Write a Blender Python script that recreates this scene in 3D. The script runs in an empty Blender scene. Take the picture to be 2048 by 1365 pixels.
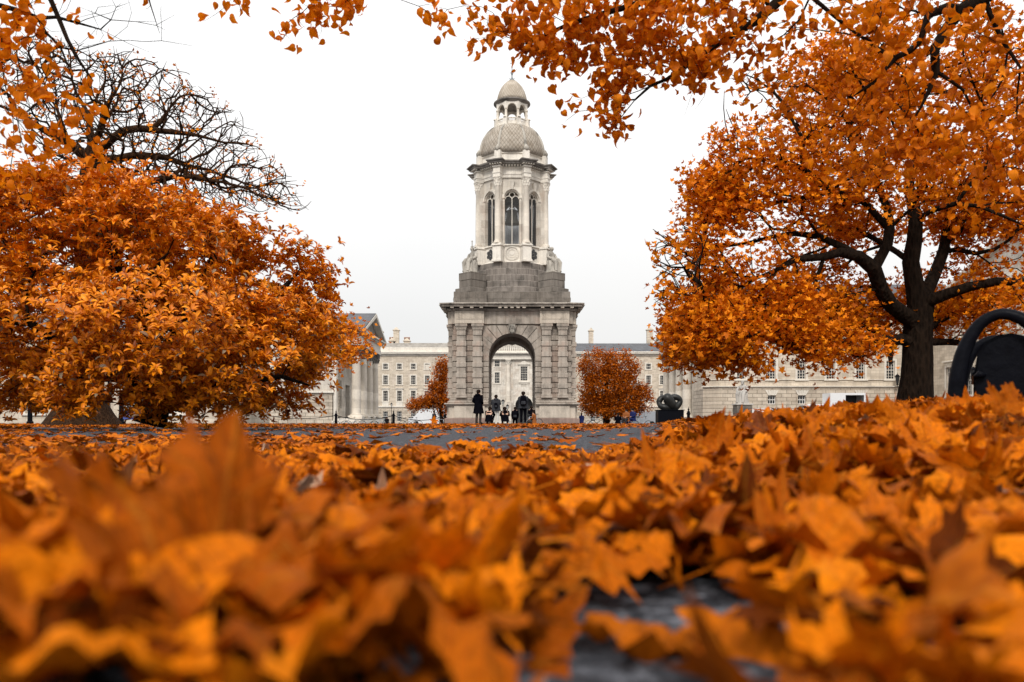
import bpy, bmesh, math, random
import numpy as np
from mathutils import Vector, Matrix, Euler

random.seed(7); rng = np.random.default_rng(11)
scene = bpy.context.scene
C = scene.collection
R = math.radians
F = 1650.0; HY = 843.0; CH = 0.14            # focal length in photo pixels, horizon row, lens height (m)
def P(px, py, Y): return Vector(((px-1024)/F*Y, Y, CH+(HY-py)/F*Y))

# ------------------------------------------------------------------ mesh builder
class MB:
    def __init__(s): s.v = []; s.f = []
    def add(s, vs, fs):
        o = len(s.v); s.v.extend([tuple(p) for p in vs]); s.f.extend([tuple(i+o for i in f) for f in fs]); return s
    def box(s, x0, x1, y0, y1, z0, z1, M=None):
        vs = [Vector(p) for p in ((x0,y0,z0),(x1,y0,z0),(x1,y1,z0),(x0,y1,z0),(x0,y0,z1),(x1,y0,z1),(x1,y1,z1),(x0,y1,z1))]
        if M: vs = [M @ p for p in vs]
        return s.add(vs, [(0,3,2,1),(4,5,6,7),(0,1,5,4),(1,2,6,5),(2,3,7,6),(3,0,4,7)])
    def cbox(s, x0, x1, y0, y1, z0, z1, c=0.03, M=None):     # box with chamfered edges all round its outline (three stacked rings)
        rs = []
        for z, k in ((z0, c), (z0+c, 0), (z1-c, 0), (z1, c)):
            rs.append([Vector(p) for p in ((x0+k,y0+k,z),(x1-k,y0+k,z),(x1-k,y1-k,z),(x0+k,y1-k,z))])
        vs = [p for r in rs for p in r]
        if M: vs = [M @ p for p in vs]
        fs = [(3,2,1,0), (12,13,14,15)]
        for j in range(3):
            for i in range(4): fs.append((j*4+i, j*4+(i+1)%4, j*4+4+(i+1)%4, j*4+4+i))
        return s.add(vs, fs)
    def lathe(s, prof, n=32, c=(0,0,0), M=None, caps=True, sq=None, ph=0.0):
        vs = []; m = len(prof)
        for r, z in prof:
            for i in range(n):
                a = 2*math.pi*i/n+ph
                vs.append(Vector((c[0]+r*math.cos(a)*(sq[0] if sq else 1), c[1]+r*math.sin(a)*(sq[1] if sq else 1), c[2]+z)))
        if M: vs = [M @ p for p in vs]
        fs = [(j*n+i, j*n+(i+1)%n, (j+1)*n+(i+1)%n, (j+1)*n+i) for j in range(m-1) for i in range(n)]
        if caps:
            fs.append(tuple(reversed(range(n)))); fs.append(tuple((m-1)*n+i for i in range(n)))
        return s.add(vs, fs)
    def tube(s, pts, rad, n=8, caps=True, flat=1.0):
        pts = [Vector(p) for p in pts]; m = len(pts)
        if not hasattr(rad, '__len__'): rad = [rad]*m
        t0 = (pts[1]-pts[0]).normalized()
        u = t0.orthogonal().normalized(); vs = []
        for j in range(m):
            t = (pts[min(j+1,m-1)]-pts[max(j-1,0)])
            t = t.normalized() if t.length > 1e-9 else t0
            u = (u - t*u.dot(t))
            u = u.normalized() if u.length > 1e-6 else t.orthogonal().normalized()
            w = t.cross(u)
            for i in range(n):
                a = 2*math.pi*i/n
                vs.append(pts[j]+(u*math.cos(a)+w*math.sin(a)*flat)*rad[j])
        fs = [(j*n+i, j*n+(i+1)%n, (j+1)*n+(i+1)%n, (j+1)*n+i) for j in range(m-1) for i in range(n)]
        if caps and n > 2:
            fs.append(tuple(reversed(range(n)))); fs.append(tuple((m-1)*n+i for i in range(n)))
        return s.add(vs, fs)
    def prism(s, poly, d0, d1, M=None):                       # poly: (x, z) outline; extruded along y from d0 to d1
        n = len(poly)
        vs = [Vector((x, d0, z)) for x, z in poly]+[Vector((x, d1, z)) for x, z in poly]
        if M: vs = [M @ p for p in vs]
        return s.add(vs, [tuple(range(n)), tuple(reversed(range(n, 2*n)))]+[(i, i+n, (i+1)%n+n, (i+1)%n) for i in range(n)])
    def build(s, name, mat, parent=None, smooth=False, loc=None, angle=None):
        me = bpy.data.meshes.new(name); me.from_pydata(s.v, [], s.f)
        bm = bmesh.new(); bm.from_mesh(me); bmesh.ops.recalc_face_normals(bm, faces=bm.faces); bm.to_mesh(me); bm.free()
        me.materials.append(mat)
        if smooth:
            me.polygons.foreach_set('use_smooth', [True]*len(me.polygons))
            if angle: me.set_sharp_from_angle(angle=R(angle))
        o = bpy.data.objects.new(name, me); C.objects.link(o)
        if parent: o.parent = parent
        if loc is not None: o.location = loc
        return o

def set_uv(me, uv):
    lay = me.uv_layers.new(name='UVMap'); vi = np.empty(len(me.loops), dtype=np.int32); me.loops.foreach_get('vertex_index', vi)
    lay.data.foreach_set('uv', uv[vi].astype(np.float32).ravel())
def np_mesh(name, verts, faces, mat, parent=None, smooth=False, uv=None):
    me = bpy.data.meshes.new(name); k = faces.shape[1]
    me.vertices.add(len(verts)); me.vertices.foreach_set('co', verts.astype(np.float32).ravel())
    me.loops.add(faces.size); me.loops.foreach_set('vertex_index', faces.astype(np.int32).ravel())
    me.polygons.add(len(faces)); me.polygons.foreach_set('loop_start', np.arange(0, faces.size, k, dtype=np.int32))
    me.polygons.foreach_set('loop_total', np.full(len(faces), k, dtype=np.int32))
    me.update(calc_edges=True); me.materials.append(mat)
    if smooth: me.polygons.foreach_set('use_smooth', np.ones(len(faces), dtype=bool))
    if uv is not None: set_uv(me, uv)
    o = bpy.data.objects.new(name, me); C.objects.link(o)
    if parent: o.parent = parent
    return o
def tag(o, label=None, cat=None, group=None, kind=None):
    if label: o['label'] = label
    if cat: o['category'] = cat
    if group: o['group'] = group
    if kind: o['kind'] = kind
    return o
def empty(name, loc, label=None, cat=None, group=None, rz=0.0, scale=1.0):
    o = bpy.data.objects.new(name, None); C.objects.link(o); o.empty_display_size = 0.2
    o.location = loc; o.rotation_euler = (0, 0, rz); o.scale = (scale,)*3
    return tag(o, label, cat, group)
def copy_tree(o, parent=None):
    c = o.copy(); C.objects.link(c)
    if parent: c.parent = parent
    for ch in o.children: copy_tree(ch, c)
    return c
def share(src, parent, loc=(0,0,0), rz=0.0, name=None):       # another part made from the same mesh
    c = src.copy(); C.objects.link(c); c.parent = parent; c.location = loc; c.rotation_euler = (0,0,rz)
    for g in src.children:
        d = g.copy(); C.objects.link(d); d.parent = c
    return c

# ------------------------------------------------------------------ materials
def newmat(name):
    m = bpy.data.materials.new(name); m.use_nodes = True
    nt = m.node_tree; return m, nt, nt.nodes['Principled BSDF']
def N(nt, typ, **kw):
    n = nt.nodes.new(typ)
    for k, v in kw.items():
        if k in n.inputs: n.inputs[k].default_value = v
        else: setattr(n, k, v)
    return n
def L(nt, a, b): nt.links.new(a, b)
def ramp(nt, stops):
    r = nt.nodes.new('ShaderNodeValToRGB'); e = r.color_ramp.elements
    while len(e) < len(stops): e.new(0.5)
    for i, (p, c) in enumerate(stops): e[i].position = p; e[i].color = (*c, 1) if len(c) == 3 else c
    return r
def plain(name, col, rough=0.6, metal=0.0, var=0.15, scale=6.0, bump=0.0, coat=0.0, spec=None):
    m, nt, b = newmat(name); b.inputs['Specular IOR Level'].default_value = spec if spec is not None else (0.0 if 'cloth' in name or 'hair' in name else .3)
    tc = N(nt, 'ShaderNodeTexCoord'); n = N(nt, 'ShaderNodeTexNoise', Scale=scale, Detail=6.0, Roughness=0.6)
    L(nt, tc.outputs['Object'], n.inputs['Vector'])
    r = ramp(nt, [(0.3, [c*(1-var) for c in col]), (0.7, [min(1, c*(1+var)) for c in col])])
    L(nt, n.outputs['Fac'], r.inputs['Fac']); L(nt, r.outputs['Color'], b.inputs['Base Color'])
    b.inputs['Roughness'].default_value = rough; b.inputs['Metallic'].default_value = metal
    if coat: b.inputs['Coat Weight'].default_value = coat
    if bump:
        bp = N(nt, 'ShaderNodeBump', Strength=bump, Distance=0.02); L(nt, n.outputs['Fac'], bp.inputs['Height']); L(nt, bp.outputs['Normal'], b.inputs['Normal'])
    return m
def stone(name, col, brick=None, joint=0.45, stain=0.5, rough=0.85, streak=True, blotch=None, bumpd=0.012, mix2=0.12):
    """weathered stone; brick = (width, row height, mortar) of the ashlar in metres; runs on x+y and z of the object"""
    m, nt, b = newmat(name)
    tc = N(nt, 'ShaderNodeTexCoord'); sp = N(nt, 'ShaderNodeSeparateXYZ'); L(nt, tc.outputs['Object'], sp.inputs[0])
    ad = N(nt, 'ShaderNodeMath', operation='ADD'); L(nt, sp.outputs[0], ad.inputs[0]); L(nt, sp.outputs[1], ad.inputs[1])
    cb = N(nt, 'ShaderNodeCombineXYZ'); L(nt, ad.outputs[0], cb.inputs[0]); L(nt, sp.outputs[2], cb.inputs[1])
    n1 = N(nt, 'ShaderNodeTexNoise', Scale=0.9, Detail=8.0, Roughness=0.65); L(nt, tc.outputs['Object'], n1.inputs['Vector'])
    n2 = N(nt, 'ShaderNodeTexNoise', Scale=14.0, Detail=5.0, Roughness=0.7); L(nt, tc.outputs['Object'], n2.inputs['Vector'])
    r1 = ramp(nt, [(0.32, [c*(1-stain) for c in col]), (0.5, col), (0.72, [min(1, c*1.12) for c in col])]); L(nt, n1.outputs['Fac'], r1.inputs['Fac'])
    cur = r1.outputs['Color']
    if blotch:
        nb = N(nt, 'ShaderNodeTexNoise', Scale=0.55, Detail=7.0, Roughness=0.7); mv = N(nt, 'ShaderNodeMapping'); mv.inputs['Location'].default_value = (3.1, 7.7, 1.3)
        L(nt, tc.outputs['Object'], mv.inputs[0]); L(nt, mv.outputs[0], nb.inputs['Vector'])
        rb = ramp(nt, [(0.5, (0,0,0)), (0.64, (1,1,1))]); L(nt, nb.outputs['Fac'], rb.inputs['Fac'])
        mb = N(nt, 'ShaderNodeMixRGB'); mb.inputs['Color2'].default_value = (*blotch, 1); ml = N(nt, 'ShaderNodeMath', operation='MULTIPLY'); ml.inputs[1].default_value = 0.55
        L(nt, rb.outputs['Color'], ml.inputs[0]); L(nt, ml.outputs[0], mb.inputs['Fac']); L(nt, cur, mb.inputs['Color1']); cur = mb.outputs['Color']
    if streak:
        mp = N(nt, 'ShaderNodeMapping'); mp.inputs['Scale'].default_value = (2.6, 2.6, 0.16); L(nt, tc.outputs['Object'], mp.inputs[0])
        n3 = N(nt, 'ShaderNodeTexNoise', Scale=1.5, Detail=6.0, Roughness=0.7); L(nt, mp.outputs[0], n3.inputs['Vector'])
        r3 = ramp(nt, [(0.36, (0.42,0.40,0.38)), (0.56, (1,1,1))]); L(nt, n3.outputs['Fac'], r3.inputs['Fac'])
        mx = N(nt, 'ShaderNodeMixRGB', blend_type='MULTIPLY'); mx.inputs['Fac'].default_value = stain; L(nt, cur, mx.inputs['Color1']); L(nt, r3.outputs['Color'], mx.inputs['Color2']); cur = mx.outputs['Color']
    r2 = ramp(nt, [(0.3, (1-mix2*2,)*3), (0.7, (1,1,1))]); L(nt, n2.outputs['Fac'], r2.inputs['Fac'])
    mx = N(nt, 'ShaderNodeMixRGB', blend_type='MULTIPLY'); mx.inputs['Fac'].default_value = 1.0; L(nt, cur, mx.inputs['Color1']); L(nt, r2.outputs['Color'], mx.inputs['Color2']); cur = mx.outputs['Color']
    h = n2.outputs['Fac']
    if brick:
        bt = N(nt, 'ShaderNodeTexBrick', Scale=1.0); L(nt, cb.outputs[0], bt.inputs['Vector'])
        bt.inputs['Brick Width'].default_value = brick[0]; bt.inputs['Row Height'].default_value = brick[1]; bt.inputs['Mortar Size'].default_value = brick[2]
        bt.inputs['Mortar Smooth'].default_value = 0.3; bt.inputs['Bias'].default_value = 0.0
        bt.inputs['Color1'].default_value = (1,1,1,1); bt.inputs['Color2'].default_value = (0.74,0.72,0.70,1); bt.inputs['Mortar'].default_value = (joint, joint*0.95, joint*0.9, 1)
        mx = N(nt, 'ShaderNodeMixRGB', blend_type='MULTIPLY'); mx.inputs['Fac'].default_value = 1.0; L(nt, cur, mx.inputs['Color1']); L(nt, bt.outputs['Color'], mx.inputs['Color2']); cur = mx.outputs['Color']
        sb = N(nt, 'ShaderNodeMath', operation='SUBTRACT'); L(nt, n2.outputs['Fac'], sb.inputs[0]); L(nt, bt.outputs['Fac'], sb.inputs[1]); h = sb.outputs[0]
    bp = N(nt, 'ShaderNodeBump', Strength=0.5, Distance=bumpd); L(nt, h, bp.inputs['Height']); L(nt, bp.outputs['Normal'], b.inputs['Normal'])
    L(nt, cur, b.inputs['Base Color']); b.inputs['Roughness'].default_value = rough
    return m
def scale_tiles(name, c1, c2, nu, kv, bl=None):               # fish-scale stone covering of a dome: diamonds in angle and height
    m, nt, b = newmat(name)
    tc = N(nt, 'ShaderNodeTexCoord'); sp = N(nt, 'ShaderNodeSeparateXYZ'); L(nt, tc.outputs['Object'], sp.inputs[0])
    at = N(nt, 'ShaderNodeMath', operation='ARCTAN2'); L(nt, sp.outputs[1], at.inputs[0]); L(nt, sp.outputs[0], at.inputs[1])
    u = N(nt, 'ShaderNodeMath', operation='MULTIPLY'); u.inputs[1].default_value = nu/(2*math.pi); L(nt, at.outputs[0], u.inputs[0])
    v = N(nt, 'ShaderNodeMath', operation='MULTIPLY'); v.inputs[1].default_value = kv; L(nt, sp.outputs[2], v.inputs[0])
    outs = []
    for op in ('ADD', 'SUBTRACT'):
        a = N(nt, 'ShaderNodeMath', operation=op); L(nt, u.outputs[0], a.inputs[0]); L(nt, v.outputs[0], a.inputs[1])
        fr = N(nt, 'ShaderNodeMath', operation='FRACT'); L(nt, a.outputs[0], fr.inputs[0])
        outs.append(fr.outputs[0])
    iv = N(nt, 'ShaderNodeMath', operation='SUBTRACT'); iv.inputs[0].default_value = 1.0; L(nt, outs[1], iv.inputs[1])
    mn = N(nt, 'ShaderNodeMath', operation='MINIMUM'); L(nt, outs[0], mn.inputs[0]); L(nt, iv.outputs[0], mn.inputs[1])
    r = ramp(nt, [(0.0, [c*0.5 for c in c2]), (0.08, c2), (0.28, c1), (1.0, [min(1,c*1.15) for c in c1])]); L(nt, mn.outputs[0], r.inputs['Fac'])
    n1 = N(nt, 'ShaderNodeTexNoise', Scale=1.4, Detail=8.0, Roughness=0.7); L(nt, tc.outputs['Object'], n1.inputs['Vector'])
    r2 = ramp(nt, [(0.35, (0.62,0.58,0.53)), (0.6, (1,1,1))]); L(nt, n1.outputs['Fac'], r2.inputs['Fac'])
    mx = N(nt, 'ShaderNodeMixRGB', blend_type='MULTIPLY'); mx.inputs['Fac'].default_value = 1.0; L(nt, r.outputs['Color'], mx.inputs['Color1']); L(nt, r2.outputs['Color'], mx.inputs['Color2'])
    L(nt, mx.outputs['Color'], b.inputs['Base Color']); b.inputs['Roughness'].default_value = 0.8
    bp = N(nt, 'ShaderNodeBump', Strength=0.8, Distance=0.05); L(nt, mn.outputs[0], bp.inputs['Height']); L(nt, bp.outputs['Normal'], b.inputs['Normal'])
    return m
def veins(nt, b, colsock):
    uv = N(nt, 'ShaderNodeUVMap'); sp = N(nt, 'ShaderNodeSeparateXYZ'); L(nt, uv.outputs[0], sp.inputs[0])
    y0 = N(nt, 'ShaderNodeMath', operation='ADD'); y0.inputs[1].default_value = .36; L(nt, sp.outputs[1], y0.inputs[0])
    ax = N(nt, 'ShaderNodeMath', operation='ABSOLUTE'); L(nt, sp.outputs[0], ax.inputs[0])
    cur = None
    for a in (0.0, .62, 1.35):
        d = N(nt, 'ShaderNodeMath', operation='MULTIPLY'); d.inputs[1].default_value = math.cos(a); L(nt, ax.outputs[0], d.inputs[0])
        e = N(nt, 'ShaderNodeMath', operation='MULTIPLY'); e.inputs[1].default_value = -math.sin(a); L(nt, y0.outputs[0], e.inputs[0])
        f = N(nt, 'ShaderNodeMath', operation='ADD'); L(nt, d.outputs[0], f.inputs[0]); L(nt, e.outputs[0], f.inputs[1])
        g = N(nt, 'ShaderNodeMath', operation='ABSOLUTE'); L(nt, f.outputs[0], g.inputs[0])
        if cur is None: cur = g
        else: h = N(nt, 'ShaderNodeMath', operation='MINIMUM'); L(nt, cur.outputs[0], h.inputs[0]); L(nt, g.outputs[0], h.inputs[1]); cur = h
    k = N(nt, 'ShaderNodeMath', operation='MULTIPLY_ADD'); k.inputs[1].default_value = -.9; L(nt, ax.outputs[0], k.inputs[0]); L(nt, y0.outputs[0], k.inputs[2])
    k2 = N(nt, 'ShaderNodeMath', operation='MULTIPLY'); k2.inputs[1].default_value = 11.0; L(nt, k.outputs[0], k2.inputs[0])
    fr = N(nt, 'ShaderNodeMath', operation='PINGPONG'); fr.inputs[1].default_value = .5; L(nt, k2.outputs[0], fr.inputs[0])
    fs = N(nt, 'ShaderNodeMath', operation='MULTIPLY_ADD'); fs.inputs[1].default_value = .10; fs.inputs[2].default_value = .006; L(nt, fr.outputs[0], fs.inputs[0])
    mn = N(nt, 'ShaderNodeMath', operation='MINIMUM'); L(nt, cur.outputs[0], mn.inputs[0]); L(nt, fs.outputs[0], mn.inputs[1])
    r = ramp(nt, [(0.004, (1,1,1)), (0.016, (0,0,0))]); L(nt, mn.outputs[0], r.inputs['Fac'])
    mx = N(nt, 'ShaderNodeMixRGB'); mx.inputs['Color2'].default_value = (.70,.30,.03,1); q = N(nt, 'ShaderNodeMath', operation='MULTIPLY'); q.inputs[1].default_value = .16; L(nt, r.outputs['Color'], q.inputs[0]); L(nt, q.outputs[0], mx.inputs['Fac']); L(nt, colsock, mx.inputs['Color1'])
    bp = N(nt, 'ShaderNodeBump', Strength=.6, Distance=.002); L(nt, r.outputs['Color'], bp.inputs['Height']); L(nt, bp.outputs['Normal'], b.inputs['Normal'])
    return mx.outputs['Color']
def leafmat(name, stops, trans=0.35, rough=0.55, spot=0.5, nscale=30.0, spec=0.15, vein=False):
    m, nt, b = newmat(name); out = nt.nodes['Material Output']
    g = N(nt, 'ShaderNodeNewGeometry'); oi = N(nt, 'ShaderNodeObjectInfo')
    ad = N(nt, 'ShaderNodeMath', operation='ADD'); L(nt, g.outputs['Random Per Island'], ad.inputs[0]); L(nt, oi.outputs['Random'], ad.inputs[1])
    fr = N(nt, 'ShaderNodeMath', operation='FRACT'); L(nt, ad.outputs[0], fr.inputs[0])
    r = ramp(nt, stops); L(nt, fr.outputs[0], r.inputs['Fac'])
    tc = N(nt, 'ShaderNodeTexCoord'); n = N(nt, 'ShaderNodeTexNoise', Scale=nscale, Detail=5.0, Roughness=0.6); L(nt, tc.outputs['Object'], n.inputs['Vector'])
    r2 = ramp(nt, [(0.33, (1-spot, 1-spot*1.1, 1-spot)), (0.56, (1,1,1))]); L(nt, n.outputs['Fac'], r2.inputs['Fac'])
    mx = N(nt, 'ShaderNodeMixRGB', blend_type='MULTIPLY'); mx.inputs['Fac'].default_value = 1.0; L(nt, r.outputs['Color'], mx.inputs['Color1']); L(nt, r2.outputs['Color'], mx.inputs['Color2'])
    col = veins(nt, b, mx.outputs['Color']) if vein else mx.outputs['Color']
    L(nt, col, b.inputs['Base Color']); b.inputs['Roughness'].default_value = rough; b.inputs['Specular IOR Level'].default_value = spec
    t = N(nt, 'ShaderNodeBsdfTranslucent'); L(nt, col, t.inputs['Color'])
    ms = N(nt, 'ShaderNodeMixShader'); ms.inputs[0].default_value = trans
    L(nt, b.outputs[0], ms.inputs[1]); L(nt, t.outputs[0], ms.inputs[2]); L(nt, ms.outputs[0], out.inputs['Surface'])
    return m
def bark(name, col, scale=8.0):
    m, nt, b = newmat(name)
    tc = N(nt, 'ShaderNodeTexCoord'); mp = N(nt, 'ShaderNodeMapping'); mp.inputs['Scale'].default_value = (1, 1, 0.28); L(nt, tc.outputs['Object'], mp.inputs[0])
    n = N(nt, 'ShaderNodeTexVoronoi', Scale=scale*2.2); L(nt, mp.outputs[0], n.inputs['Vector'])
    n2 = N(nt, 'ShaderNodeTexNoise', Scale=scale*0.4, Detail=8.0, Roughness=0.7); L(nt, tc.outputs['Object'], n2.inputs['Vector'])
    r = ramp(nt, [(0.0, [c*0.35 for c in col]), (0.5, col), (1.0, [c*1.7 for c in col])])
    a = N(nt, 'ShaderNodeMath', operation='MULTIPLY'); L(nt, n.outputs['Distance'], a.inputs[0]); L(nt, n2.outputs['Fac'], a.inputs[1])
    a2 = N(nt, 'ShaderNodeMath', operation='MULTIPLY'); a2.inputs[1].default_value = 2.2; L(nt, a.outputs[0], a2.inputs[0])
    L(nt, a2.outputs[0], r.inputs['Fac']); L(nt, r.outputs['Color'], b.inputs['Base Color']); b.inputs['Roughness'].default_value = 0.95; b.inputs['Specular IOR Level'].default_value = 0.08
    bp = N(nt, 'ShaderNodeBump', Strength=0.9, Distance=0.04); L(nt, a2.outputs[0], bp.inputs['Height']); L(nt, bp.outputs['Normal'], b.inputs['Normal'])
    return m

M = {}
M['pale'] = stone('portland_stone', (0.84,0.78,0.69), (1.3,0.62,0.006), 0.62, 0.28, blotch=(0.66,0.52,0.42))
M['palesmooth'] = stone('portland_trim', (0.86,0.80,0.71), None, 0.6, 0.30)
M['base'] = stone('granite_ashlar', (0.44,0.38,0.32), None, 0.45, 0.55, blotch=(0.46,0.32,0.25))
M['basedark'] = stone('weathered_granite', (0.24,0.21,0.18), (1.45,0.52,0.012), 0.45, 0.55)
M['dado'] = stone('pedestal_granite', (0.60,0.52,0.43), None, 0.45, 0.35)
M['footing'] = stone('pink_granite', (0.36,0.25,0.21), (1.6,0.5,0.01), 0.5, 0.45)
M['sootshade'] = stone('sooty_shaded_soffit', (0.07,0.06,0.052), None, 0.45, 0.6)  # near black: shadow under the cornice painted in along with its soot
M['cornice'] = stone('cornice_stone', (0.27,0.245,0.22), None, 0.45, 0.7)
M['corniceold'] = stone('sooty_cornice', (0.46,0.40,0.34), None, 0.45, 0.7)
M['ashlar'] = stone('granite_wall', (0.77,0.67,0.54), (0.95,0.32,0.014), 0.66, 0.22, blotch=(0.78,0.67,0.57))
M['rustic'] = stone('rusticated_granite', (0.74,0.64,0.52), (1.05,0.40,0.03), 0.34, 0.24)
M['trim'] = stone('pale_trim', (0.80,0.74,0.65), None, 0.6, 0.16)
M['column'] = stone('column_stone', (0.88,0.80,0.69), (9.0,1.1,0.006), 0.75, 0.16)
M['slate'] = stone('slate_roof', (0.14,0.145,0.16), (0.5,0.25,0.02), 0.6, 0.3, streak=False)
M['paleroof'] = stone('pale_roof', (0.40,0.37,0.33), (0.9,0.3,0.02), 0.7, 0.3)
M['terracotta'] = plain('terracotta', (0.42,0.22,0.14), 0.8)
M['glass'] = plain('window_glass', (0.02,0.022,0.025), 0.08, spec=.5, var=0.5, scale=0.7)
M['wood_white'] = plain('white_sash_paint', (0.72,0.70,0.67), 0.5, var=0.06)
M['dome'] = scale_tiles('dome_scales', (0.45,0.395,0.33), (0.29,0.25,0.205), 56, 2.4)
M['cupola'] = scale_tiles('cupola_scales', (0.58,0.51,0.42), (0.34,0.28,0.22), 34, 3.2)
M['iron'] = plain('black_iron', (0.004,0.0045,0.007), 0.4, spec=.05, var=0.3, scale=14, bump=0.3)
M['ironwork'] = plain('dark_grille', (0.05,0.05,0.05), 0.6)
M['lead'] = plain('lead_finial', (0.25,0.27,0.28), 0.5)
M['bronze'] = plain('sculpture_bronze', (0.022,0.022,0.021), 0.42, metal=0.35, var=0.35, scale=2.5)
M['bell'] = plain('bell_bronze', (0.55,0.52,0.45), 0.5, metal=0.3)
M['marble'] = stone('statue_marble', (0.50,0.47,0.43), None, 0.6, 0.4)
M['statue'] = stone('statue_stone', (0.50,0.46,0.40), None, 0.6, 0.6)
M['whitepaint'] = plain('white_paint', (0.72,0.73,0.74), 0.25, var=0.05, coat=0.5)
M['silver'] = plain('silver_paint', (0.35,0.37,0.40), 0.3, metal=0.4, var=0.05)
M['rubber'] = plain('rubber', (0.015,0.015,0.015), 0.8)
M['sign'] = plain('blue_sign', (0.06,0.09,0.30), 0.4, var=0.06)
M['signtext'] = plain('sign_lettering', (0.7,0.72,0.8), 0.5)
M['skin'] = plain('skin', (0.50,0.30,0.21), 0.6)
M['bark'] = bark('dark_bark', (0.012,0.0072,0.0045))
M['barkbrown'] = bark('brown_bark', (0.032,0.015,0.007))
O1, O2, O3, O4, O5 = (0.78,0.205,0.002), (0.60,0.142,0.0015), (0.36,0.074,0.0015), (0.10,0.018,0.001), (0.84,0.235,0.003)
M['litter'] = leafmat('fallen_leaf', [(0.0, (.76,.205,.002)), (0.14, (.66,.165,.002)), (0.42, (.54,.122,.0015)), (0.74, (.32,.064,.001)), (0.95, O4), (0.985, (0.14,.03,.002)), (1.0, (0.45,0.28,0.18))], 0.12, 0.6, 0.45, 22, .05, vein=True)
M['maple'] = leafmat('maple_leaf', [(0.0, (.96,.33,.006)), (0.4, (.86,.245,.003)), (0.8, O2), (1.0, O3)], 0.24, 0.6, 0.3, 6)
M['linden'] = leafmat('linden_leaf', [(0.0, (.92,.28,.004)), (0.5, O1), (0.85, O2), (1.0, O3)], 0.36, 0.6, 0.45, 14)
M['lindenbright'] = leafmat('bright_linden_leaf', [(0.0, O5), (0.5, O1), (1.0, O2)], 0.5, 0.6, 0.3, 14)
M['magnolia'] = leafmat('magnolia_leaf', [(0.0, (.96,.34,.006)), (0.40, (.84,.25,.004)), (0.80, (.55,.14,.002)), (0.95, (.22,.045,.001)), (0.975, (0.34,0.25,0.15)), (1.0, (0.46,0.37,0.26))], 0.15, 0.45, 0.2, 5, 0.25)
M['rust'] = leafmat('rust_leaf', [(0.0, (0.70,0.18,0.003)), (0.5, (0.48,0.11,0.003)), (1.0, (0.20,0.042,0.002))], 0.3, 0.7, 0.3, 1.5)

# ------------------------------------------------------------------ ground
def sst(a, b, x):
    t = np.clip((np.asarray(x, dtype=float)-a)/(b-a), 0, 1); return t*t*(3-2*t)
def G(x, Y):
    x = np.asarray(x, dtype=float); Y = np.asarray(Y, dtype=float)
    base = -0.5*sst(44, 62, Y)
    e = x-0.17*Y
    m = 0.10*sst(0.02, 0.45, e)+0.075*sst(0.3, 1.1, e)
    m = m*sst(0.9, 2.6, Y)*(1-sst(24, 44, Y))
    pile = 0.035*np.exp(-(((x+0.20)/0.17)**2+((Y-0.46)/0.16)**2))
    return base+m+pile
def spaced(a, b, n, p): return a+(b-a)*np.linspace(0, 1, n)**p
xs = np.concatenate([-spaced(0, 1500, 90, 3.2)[::-1], spaced(0, 1500, 90, 3.2)[1:]])
ys = np.concatenate([np.linspace(-60, -0.2, 12), spaced(0, 1800, 200, 3.0)])
gx, gy = np.meshgrid(xs, ys); gz = G(gx, gy)
nx, ny = len(xs), len(ys)
idx = np.arange(nx*ny).reshape(ny, nx)
fq = np.stack([idx[:-1,:-1], idx[:-1,1:], idx[1:,1:], idx[1:,:-1]], -1).reshape(-1, 4)
m, nt, b = newmat('asphalt_and_lawn')
tc = N(nt, 'ShaderNodeTexCoord'); sp = N(nt, 'ShaderNodeSeparateXYZ'); L(nt, tc.outputs['Object'], sp.inputs[0])
n1 = N(nt, 'ShaderNodeTexNoise', Scale=30.0, Detail=6.0, Roughness=0.8); L(nt, tc.outputs['Object'], n1.inputs['Vector'])
vo = N(nt, 'ShaderNodeTexVoronoi', Scale=70.0); L(nt, tc.outputs['Object'], vo.inputs['Vector'])
ra = ramp(nt, [(0.36, (0.006,0.007,0.009)), (0.50, (0.040,0.042,0.050)), (0.64, (0.20,0.205,0.23))]); L(nt, n1.outputs['Fac'], ra.inputs['Fac'])
n2 = N(nt, 'ShaderNodeTexNoise', Scale=5.0, Detail=8.0, Roughness=0.7); L(nt, tc.outputs['Object'], n2.inputs['Vector'])
rs = ramp(nt, [(0.35, (0.030,0.016,0.007)), (0.65, (0.10,0.045,0.014))]); L(nt, n2.outputs['Fac'], rs.inputs['Fac'])
# the bank to the right is soil and old leaves, the rest is asphalt
ml = N(nt, 'ShaderNodeMath', operation='MULTIPLY_ADD'); ml.inputs[1].default_value = -0.17; ml.inputs[2].default_value = -0.05
L(nt, sp.outputs[1], ml.inputs[0]); ax = N(nt, 'ShaderNodeMath', operation='ADD'); L(nt, sp.outputs[0], ax.inputs[0]); L(nt, ml.outputs[0], ax.inputs[1])
rm = ramp(nt, [(0.02, (0,0,0)), (0.25, (1,1,1))]); L(nt, ax.outputs[0], rm.inputs['Fac'])
gr = N(nt, 'ShaderNodeMath', operation='GREATER_THAN'); gr.inputs[1].default_value = 1.1; L(nt, sp.outputs[1], gr.inputs[0])
m2 = N(nt, 'ShaderNodeMath', operation='MULTIPLY'); L(nt, rm.outputs['Color'], m2.inputs[0]); L(nt, gr.outputs[0], m2.inputs[1])
mx = N(nt, 'ShaderNodeMixRGB'); L(nt, m2.outputs[0], mx.inputs['Fac']); L(nt, ra.outputs['Color'], mx.inputs['Color1']); L(nt, rs.outputs['Color'], mx.inputs['Color2'])
L(nt, mx.outputs['Color'], b.inputs['Base Color']); b.inputs['Roughness'].default_value = 0.8; b.inputs['Specular IOR Level'].default_value = .2
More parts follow.
